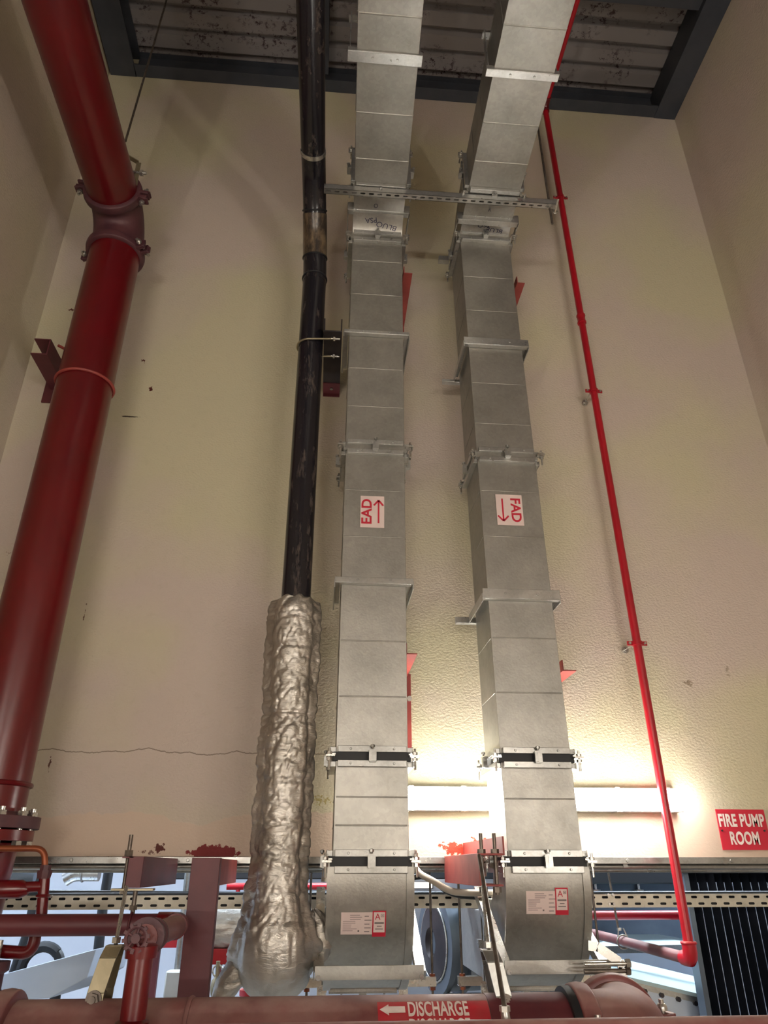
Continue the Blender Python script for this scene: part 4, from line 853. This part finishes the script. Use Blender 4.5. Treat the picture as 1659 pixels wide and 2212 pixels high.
for i, (yy, pz, r, lb) in enumerate(((4.06, 1872, .014, 'galvanised conduit directly under the wall head, nearest one'), (4.3, 1880, .012, 'second conduit under the wall head, behind the nearest one'))):
    z = Zp(pz, yy, 1000); t = thing('conduit', (.4, yy, z), lb, 'conduit')
    MB().cyl((-3.4, yy, z), (4.2, yy, z), r, 16).build('tube', 'galv_rail', t)
    for x in (-1.7, -.95, 1.6, 2.6): MB().box(x-.012, x+.012, yy-r-.003, yy+r+.003, z-.004, ZC+.045 if yy < 4.2 else z+.03).build('saddle_clip', 'galv_rail', t)
# grey conduit curving between the ducts
c = [P(882, 1838, Y=3.95), P(893, 1862, Y=3.95), P(905, 1885, Y=3.9), P(935, 1903, Y=3.85), P(968, 1922, Y=3.85), P(1000, 1928, Y=3.85), P(1100, 1929, Y=3.85), P(1150, 1929, Y=3.85)]
Pp, _ = resample(c, [1]*len(c), .02); t = MB().tube(Pp, .0155, 18).build('flexible_conduit', 'cable'); tag(t, 'thick grey conduit bending down between the two ducts', 'conduit')
c = [P(880, 1900, Y=4.15), P(910, 1893, Y=4.15), P(940, 1905, Y=4.15), P(965, 1925, Y=4.15), P(1000, 1935, Y=4.15), P(1060, 1938, Y=4.15)]
Pp, _ = resample(c, [1]*len(c), .02); t = MB().tube(Pp, .014, 14).build('flexible_conduit', 'black'); tag(t, 'black hose behind the thick grey conduit between the ducts', 'conduit')
c = [P(700, 1905, Y=3.9), P(703, 1880, Y=3.9), P(706, 1862, Y=3.9), P(722, 1852, Y=3.9), P(740, 1850, Y=3.9)]
Pp, _ = resample(c, [1]*len(c), .02); t = MB().tube(Pp, .0155, 18).build('flexible_conduit', 'cable'); tag(t, 'grey conduit bend left of the EAD duct under the wall', 'conduit')

# ================= trapezes under the bends =================
def trapeze(xa, xb_, y, py, rods, label):
    z = Zp(py, y, 950); t = thing('trapeze_hanger', ((xa+xb_)/2, y, z), label, 'hanger')
    MB().ext([(-.0205, 0), (.0205, 0), (.0205, .041), (.012, .041), (.012, .036), (.016, .036), (.016, .004), (-.016, .004), (-.016, .036), (-.012, .036), (-.012, .041), (-.0205, .041)], (xa, y, z-.041), (xb_, y, z-.041), (0, 1, 0), (0, 0, 1)).build('strut', 'zinc', t)
    for x in rods:
        MB().cyl((x, y, z-.14), (x, y, ZC+1.98), .0065, 12).build('threaded_rod', 'rod', t); MB().hexnut((x, y, z-.052), (0, 0, 1), .015, .014).build('nut', 'copper', t); MB().hexnut((x, y, z+.006), (0, 0, 1), .015, .012).build('nut', 'copper', t)
trapeze(Xp(648, 2110, 4.3), Xp(941, 2110, 4.3), 4.30, 2109, (Xp(668, 2000, 4.3), Xp(931, 2000, 4.3)), 'strut on two rods holding the EAD duct beyond the opening')
trapeze(Xp(989, 2110, 4.3), Xp(1300, 2110, 4.3), 4.30, 2109, (Xp(996, 2050, 4.3), Xp(1288, 2000, 4.3)), 'strut on two rods holding the FAD duct beyond the opening')

# ================= the room beyond =================
# dark round fan casing
cx, cyy, cz = Xp(985, 2035, 5.6), 5.6, Zp(2035, 5.6, 985); R = .30
t = thing('inline_fan', (cx, cyy, cz-R), 'dark round fan casing hanging behind the ducts in the next room', 'fan')
d = Vector((1, .25, 0)).normalized()
MB().lathe(Vector((cx, cyy, cz))-d*.16, d, [(0, R*.75), (0, R), (.04, R), (.04, R*.93), (.14, R*.93), (.14, R*.99), (.17, R*.99), (.17, R*.93), (.5, R*.93), (.5, R), (.54, R), (.54, R*.7)], 48).build('casing', 'slate', t)
MB().lathe(Vector((cx, cyy, cz))-d*.14, d, [(0, .05), (-.05, R*.3), (-.03, R*.72), (.01, R*.76)], 40).build('intake_cone', 'steel_dark', t)
for k in range(3): MB().ring(Vector((cx, cyy, cz))-d*(.165), d, R*(.35+.2*k), .006, 40).build('guard_ring', 'zinc', t)
MB().box(cx-.1, cx+.45, cyy-.2, cyy-.15, cz-R-.03, cz-R+.03).build('foot', 'slate', t)
MB().cyl((cx+.0, cyy-.18, cz-R-.25), (cx+.0, cyy-.18, ZC+1.9), .007, 8).build('hanger_rod', 'rod', t)
a = P(1010, 1965, Y=5.3); b = P(1090, 2120, Y=5.3)
MB().box(a.x, b.x+.35, 5.28, 5.75, b.z, a.z+.05).build('square_outlet', 'slate', t, .004)
# left: sloping pale duct
f = lambda px, py, Y: P(px, py, Y=Y)
p = [f(-80, 2128, 5.2), f(208, 2050, 5.2), f(188, 2112, 5.2), f(108, 2156, 5.2), f(-80, 2170, 5.2)]
m = MB(); n = len(p); m.add(p+[v+Vector((.1, .5, 0)) for v in p], [tuple(range(n)), tuple(range(n, 2*n))[::-1]]+[(i, (i+1) % n, n+(i+1) % n, n+i) for i in range(n)]); t = m.build('sloping_duct', 'next_panel', None, .004, smooth=False); tag(t, 'large pale sloping duct beyond the opening at the left', 'duct')
for i, (pa, pb, rr_, Y, lb) in enumerate((((222, 1960), (205, 2125), .035, 6.0, 'black vertical hose behind the left clevis hanger'), ((60, 2010), (20, 2125), .03, 6.2, 'black hose near the left edge beyond the opening'))):
    t = MB().tube([Vector((f(*pa, Y).x+.02, Y, ZC+1.98)), f(*pa, Y), f(*pb, Y), Vector((f(*pb, Y).x-.1, Y, 0.0))], rr_, 16).build('vertical_hose', 'black'); tag(t, lb, 'hose')
c = f(88, 2092, 6.0); t = MB().ring(c, (0, 1, 0), .13, .035, 30).cyl(c+Vector((.13, 0, 0)), (c.x+.15, c.y, 0), .035, 14).build('coiled_hose', 'black'); tag(t, 'black hose loop peeking over the pale sloping duct', 'hose')
a = f(335, 2020, 6.6); b = f(415, 2047, 6.6); t = thing('steel_trestle', (a.x, 6.6, 0), 'red steel beam in the next room between post and branch pipe', 'beam')
MB().box(a.x, b.x+.9, 6.6, 6.72, b.z, a.z).build('beam', 'red_small', t, .003); MB().box(a.x, a.x+.05, 6.6, 6.65, 0, b.z).build('leg', 'maroon', t)
a = f(358, 2098, 6.2); b = f(388, 2156, 6.2); t = thing('switch_box', (a.x, 6.2, b.z), 'grey wall box with a conduit, seen left of the red post', 'box')
MB().box(a.x, b.x, 6.2, 6.3, b.z, a.z).build('case', 'greybox', t, .012); MB().cyl(((a.x+b.x)/2, 6.32, 0), ((a.x+b.x)/2, 6.32, ZC+1.99), .022, 12).build('conduit', 'galv_rail', t)
# foil-wrapped pipe behind
a = f(470, 2010, 5.6); b = f(545, 2000, 5.6); t = thing('wrapped_pipe', a, 'foil wrapped horizontal pipe with a red belly, behind the large foil wrap', 'pipe')
foil([a+Vector((-.1, 0, .03)), a+Vector((.1, .0, .03)), b+Vector((.2, 0, .03)), b+Vector((.6, .05, .03))], [.13, .14, .14, .14], 'foil_wrap', t, 80, .02, 1.4, False)
MB().box(a.x-.05, b.x+.3, 5.55, 5.7, a.z-.19, a.z-.10).build('support_beam', 'red_small', t, .004)
MB().box(a.x+.02, a.x+.05, 5.58, 5.62, 0, a.z-.19).build('leg', 'red_dust', t)
a = f(545, 2150, 5.0); t = MB().lathe((a.x, 5.0, a.z-.3), (0, 0, 1), [(.3-a.z, .055), (.3, .055), (.30, .075), (.33, .075), (.33, .055), (.40, .055), (.40, .03)], 28).build('red_stub_pipe', 'red_small'); tag(t, 'bright red pipe end just under the large foil wrap', 'pipe')
a = f(468, 2118, 5.2); t = thing('brass_fitting', a, 'small brass fitting beside the foot of the red post', 'fitting')
MB().lathe(a+Vector((0, 0, -.1)), (0, 0, 1), [(-a.z+.1, .02), (0, .02), (.03, .03), (.06, .036), (.10, .03), (.12, .012), (.2, .012)], 16).build('body', 'yzinc', t); MB().ring(a+Vector((.0, 0, .05)), (0, 1, 0), .03, .006, 20).build('ring', 'zinc', t)
# dark ducting high across the far side
a = f(120, 1865, 7.5); b = f(120, 1900, 7.5); t = MB().box(-1.5, 1.9, 7.5, 8.0, b.z, ZC+1.99).build('overhead_duct', 'black', None, .01); tag(t, 'black overhead duct across the next room seen just under the wall', 'duct')
a = f(1290, 1870, 6.5); b = f(1290, 1910, 6.5); t = MB().box(a.x-.5, a.x+1.2, 6.56, 6.94, b.z, ZC+1.99).build('overhead_duct', 'black', None, .01); tag(t, 'black overhead duct beyond the opening at the right', 'duct')
for i, (pxa, pya, L) in enumerate(((600, 1915, 1.2), (480, 1935, .5))):
    a = f(pxa-110*(1-i), pya, 7.2); t = MB().cyl(a, a+Vector((L, 0, 0)), .028, 14).cyl(a+Vector((.1, 0, 0)), (a.x+.1, a.y, 0), .02, 10).build('far_pipe', 'red_small'); tag(t, ('upper thin red pipe beyond the opening, behind the foil wrap', 'short lower red pipe beyond the opening, right of the post')[i], 'pipe')
a = f(-40, 1905, 6.0); t = thing('valve_motor', a, 'grey round motor at the far left beyond the opening', 'motor'); c = f(20, 1895, 5.0)
MB().lathe(c-Vector((.1, 0, 0)), (1, 0, 0), [(0, .05), (.0, .09), (.16, .09), (.2, .06), (.25, .03)], 28).build('motor_body', 'slate', t); MB().cyl(c+Vector((.0, 0, .06)), c+Vector((0, 0, .4)), .01, 8).build('stem', 'rod', t)
a = f(140, 1892, 5.6); t = thing('sheet_duct', a, 'small bright sheet metal duct elbow beyond the opening at the left', 'duct')
MB().cyl(f(208, 1888, 5.6), Vector((f(208, 1888, 5.6).x, 5.6, ZC+1.99)), .008, 8).build('hanger_rod', 'rod', t); pts = [f(215, 1888, 5.6), f(160, 1888, 5.6), f(140, 1900, 5.6)]; MB().tube(roundpath(pts, .08), .045, 24).build('elbow_tube', 'zinc', t); MB().ring(f(180, 1888, 5.6), (1, 0, 0), .047, .006, 24).build('band', 'galv_rail', t)
# right: big air handling hopper
def poly(name, top, Y0, depth, mat, label, cat):
    pass
t = thing('air_handler', (2.3, 5.6, 0), 'big pale air handling hopper beyond the opening, lower right', 'air handler')
A1, B1, C1 = f(1265, 2088, 5.0), f(1515, 2148, 4.9), f(1497, 2108, 5.6); D1 = f(1330, 2068, 6.0)
m = MB(); th = Vector((0, 0, -.02)); m.hexa([A1+th, B1+th, C1+th, D1+th, A1, B1, C1, D1]); m.build('sloping_top', 'cyan_panel', t, smooth=False)
m = MB(); g1 = Vector((0, 0, -.03)); m.hexa([A1+th+g1, B1+th+g1, C1+th+g1, D1+th+g1, A1+th, B1+th, C1+th, D1+th]); m.build('edge_flange', 'galv_rail', t, smooth=False)
for k in range(7):
    p_ = A1.lerp(B1, (k+.5)/7)+th+g1*1.1; MB().hexnut(p_+Vector((0, -.01, 0)), (0, 1, 0), .014, .02).build('flange_bolt', 'steel_dark', t)
dn = Vector((0, 0, -1.2)); m = MB(); b0 = th+g1; m.hexa([A1+b0+dn, B1+b0+dn, C1+b0+dn, D1+b0+dn, A1+b0, B1+b0, C1+b0, D1+b0]); m.build('casing', 'next_panel', t, smooth=False)
# hipped hood behind
t = thing('hipped_hood', (2.1, 7.0, ZC-.7), 'flat hipped sheet hood behind the red branch pipe', 'hood')
e = [f(1262, 2045, 6.4), f(1500, 2040, 6.4), f(1480, 2028, 7.6), f(1290, 2028, 7.6)]; tp = [f(1345, 2021, 6.9), f(1425, 2021, 6.9), f(1420, 2018, 7.2), f(1350, 2018, 7.2)]
m = MB(); m.hexa(e+tp).build('hood', 'cyan_panel', t, smooth=False)
m = MB(); m.hexa([v-Vector((0, 0, .05)) for v in e]+e).build('rim', 'galv_rail', t, smooth=False)
m = MB(); m.hexa([v-Vector((0, 0, .9)) for v in e]+[v-Vector((0, 0, .05)) for v in e]).build('casing', 'next_panel', t, smooth=False)
a = f(1240, 1978, 5.4); t = MB().cyl((a.x, 5.4, a.z), (Xp(1475, 1978, 5.4)+.3, 5.4, a.z), .028, 20).build('far_pipe', 'red_small'); tag(t, 'straight bright red pipe under the cable tray at the right', 'pipe')
a = f(1290, 1915, 7.0); t = thing('hung_duct', (a.x, 7, a.z), 'grey sheet duct with two hanger rods beyond the opening at the right', 'duct')
MB().box(Xp(1230, 1930, 7), Xp(1480, 1930, 7), 7.0, 7.4, f(1290, 1938, 7).z, f(1290, 1903, 7).z).build('sheet_duct', 'slate', t, .005)
for px in (1287, 1380): x = Xp(px, 1920, 6.98); MB().cyl((x, 6.98, f(px, 1932, 6.98).z), (x, 6.98, ZC+1.995), .012, 10).hexnut((x, 6.98, f(px, 1929, 6.95).z), (0, 0, 1), .04, .05).build('hanger_rod', 'zinc', t)
a = f(1230, 1990, 8.5); t = MB().box(a.x-.3, Xp(1480, 2000, 8.5)+.2, 8.5, 9.3, ZC-1.4, f(1230, 1962, 8.5).z).build('plant_unit', 'slate', None, .01); tag(t, 'slate blue plant housing behind the straight red pipe', 'unit')
# ring clamp, bolts of the pipe behind the FAD elbow
t = thing('pipe_clamp', f(1340, 2090, 3.6), 'bent steel clamp with long bolts above the DISCHARGE pipe elbow', 'bracket')
y_ = 3.3; g = lambda px, py: P(px, py, Y=y_)
m = MB(); ps = [g(1270, 2042), g(1290, 2045), g(1338, 2078), g(1345, 2090), g(1345, 2112)]
for p_, q_ in zip(ps[:-1], ps[1:]): m.bar(p_, q_, .035, .010, (0, 1, 0))
m.build('strap', 'zinc', t)
for py in (2081, 2097): MB().cyl(g(1262, py+2), g(1362, py), .0095, 12).hexnut(g(1356, py), (1, 0, 0), .017, .018).build('long_bolt', 'zinc' if py < 2090 else 'rod', t)
# black folding gate at the right
t = thing('folding_gate', (2.6, 4.5, 0), 'tall black folding shutter with glossy upright ribs at the right edge', 'shutter')
xg0 = Xp(1478, 1885, 4.75); zt_ = Zp(1886, 4.75, 1560); n = 48; pitch = .0275; pts = []
for k in range(n+1): pts.append((xg0+k*pitch+random.uniform(-.005, .005), 4.75+(.03 if k % 2 else -.03)+random.uniform(-.006, .006)))
m = MB(); 
for k in range(n): 
    (xa, ya), (xb2, yb2) = pts[k], pts[k+1]
    o = MB().hexa([(xa, ya-.003, .05), (xb2, yb2-.003, .05), (xb2, yb2+.003, .05), (xa, ya+.003, .05), (xa, ya-.003, zt_), (xb2, yb2-.003, zt_), (xb2, yb2+.003, zt_), (xa, ya+.003, zt_)]).build('fold', 'gloss_black', t, smooth=False)
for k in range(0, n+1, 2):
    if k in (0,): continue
    x, y = pts[k]; MB().cyl((x+.004, y-.006, .05), (x+.004, y-.006, zt_-.05), .003, 8).build('glint_strip', 'glint', t)  # thin pale strips paint the highlights along the folds
MB().box(xg0-.05, xg0+n*pitch+.1, 4.68, 4.82, zt_, zt_+.05).build('head_rail', 'black', t)
MB().box(xg0-.03, xg0-.0, 4.70, 4.79, 0, zt_).build('side_frame', 'slate', t)
# distant lights seen between the ducts
for i, (px, py, w) in enumerate(((905, 1912, .16), (1110, 1900, .2), (935, 1868, .25))):
    a = f(px, py, 9.93); t = thing('far_lamp', a, ('bright lamp beyond the ducts, just under the black hose', 'dim far lamp beyond the orange-red channel stub', 'slim far tube lamp under the wall head between the ducts')[i], 'lamp')
    MB().box(a.x-w, a.x+w, 9.9, 9.94, a.z-.03, a.z+.03).build('diffuser', 'farlight', t); MB().box(a.x-w-.02, a.x+w+.02, 9.94, 9.999, a.z-.04, a.z+.04).build('housing', 'steel_dark', t)
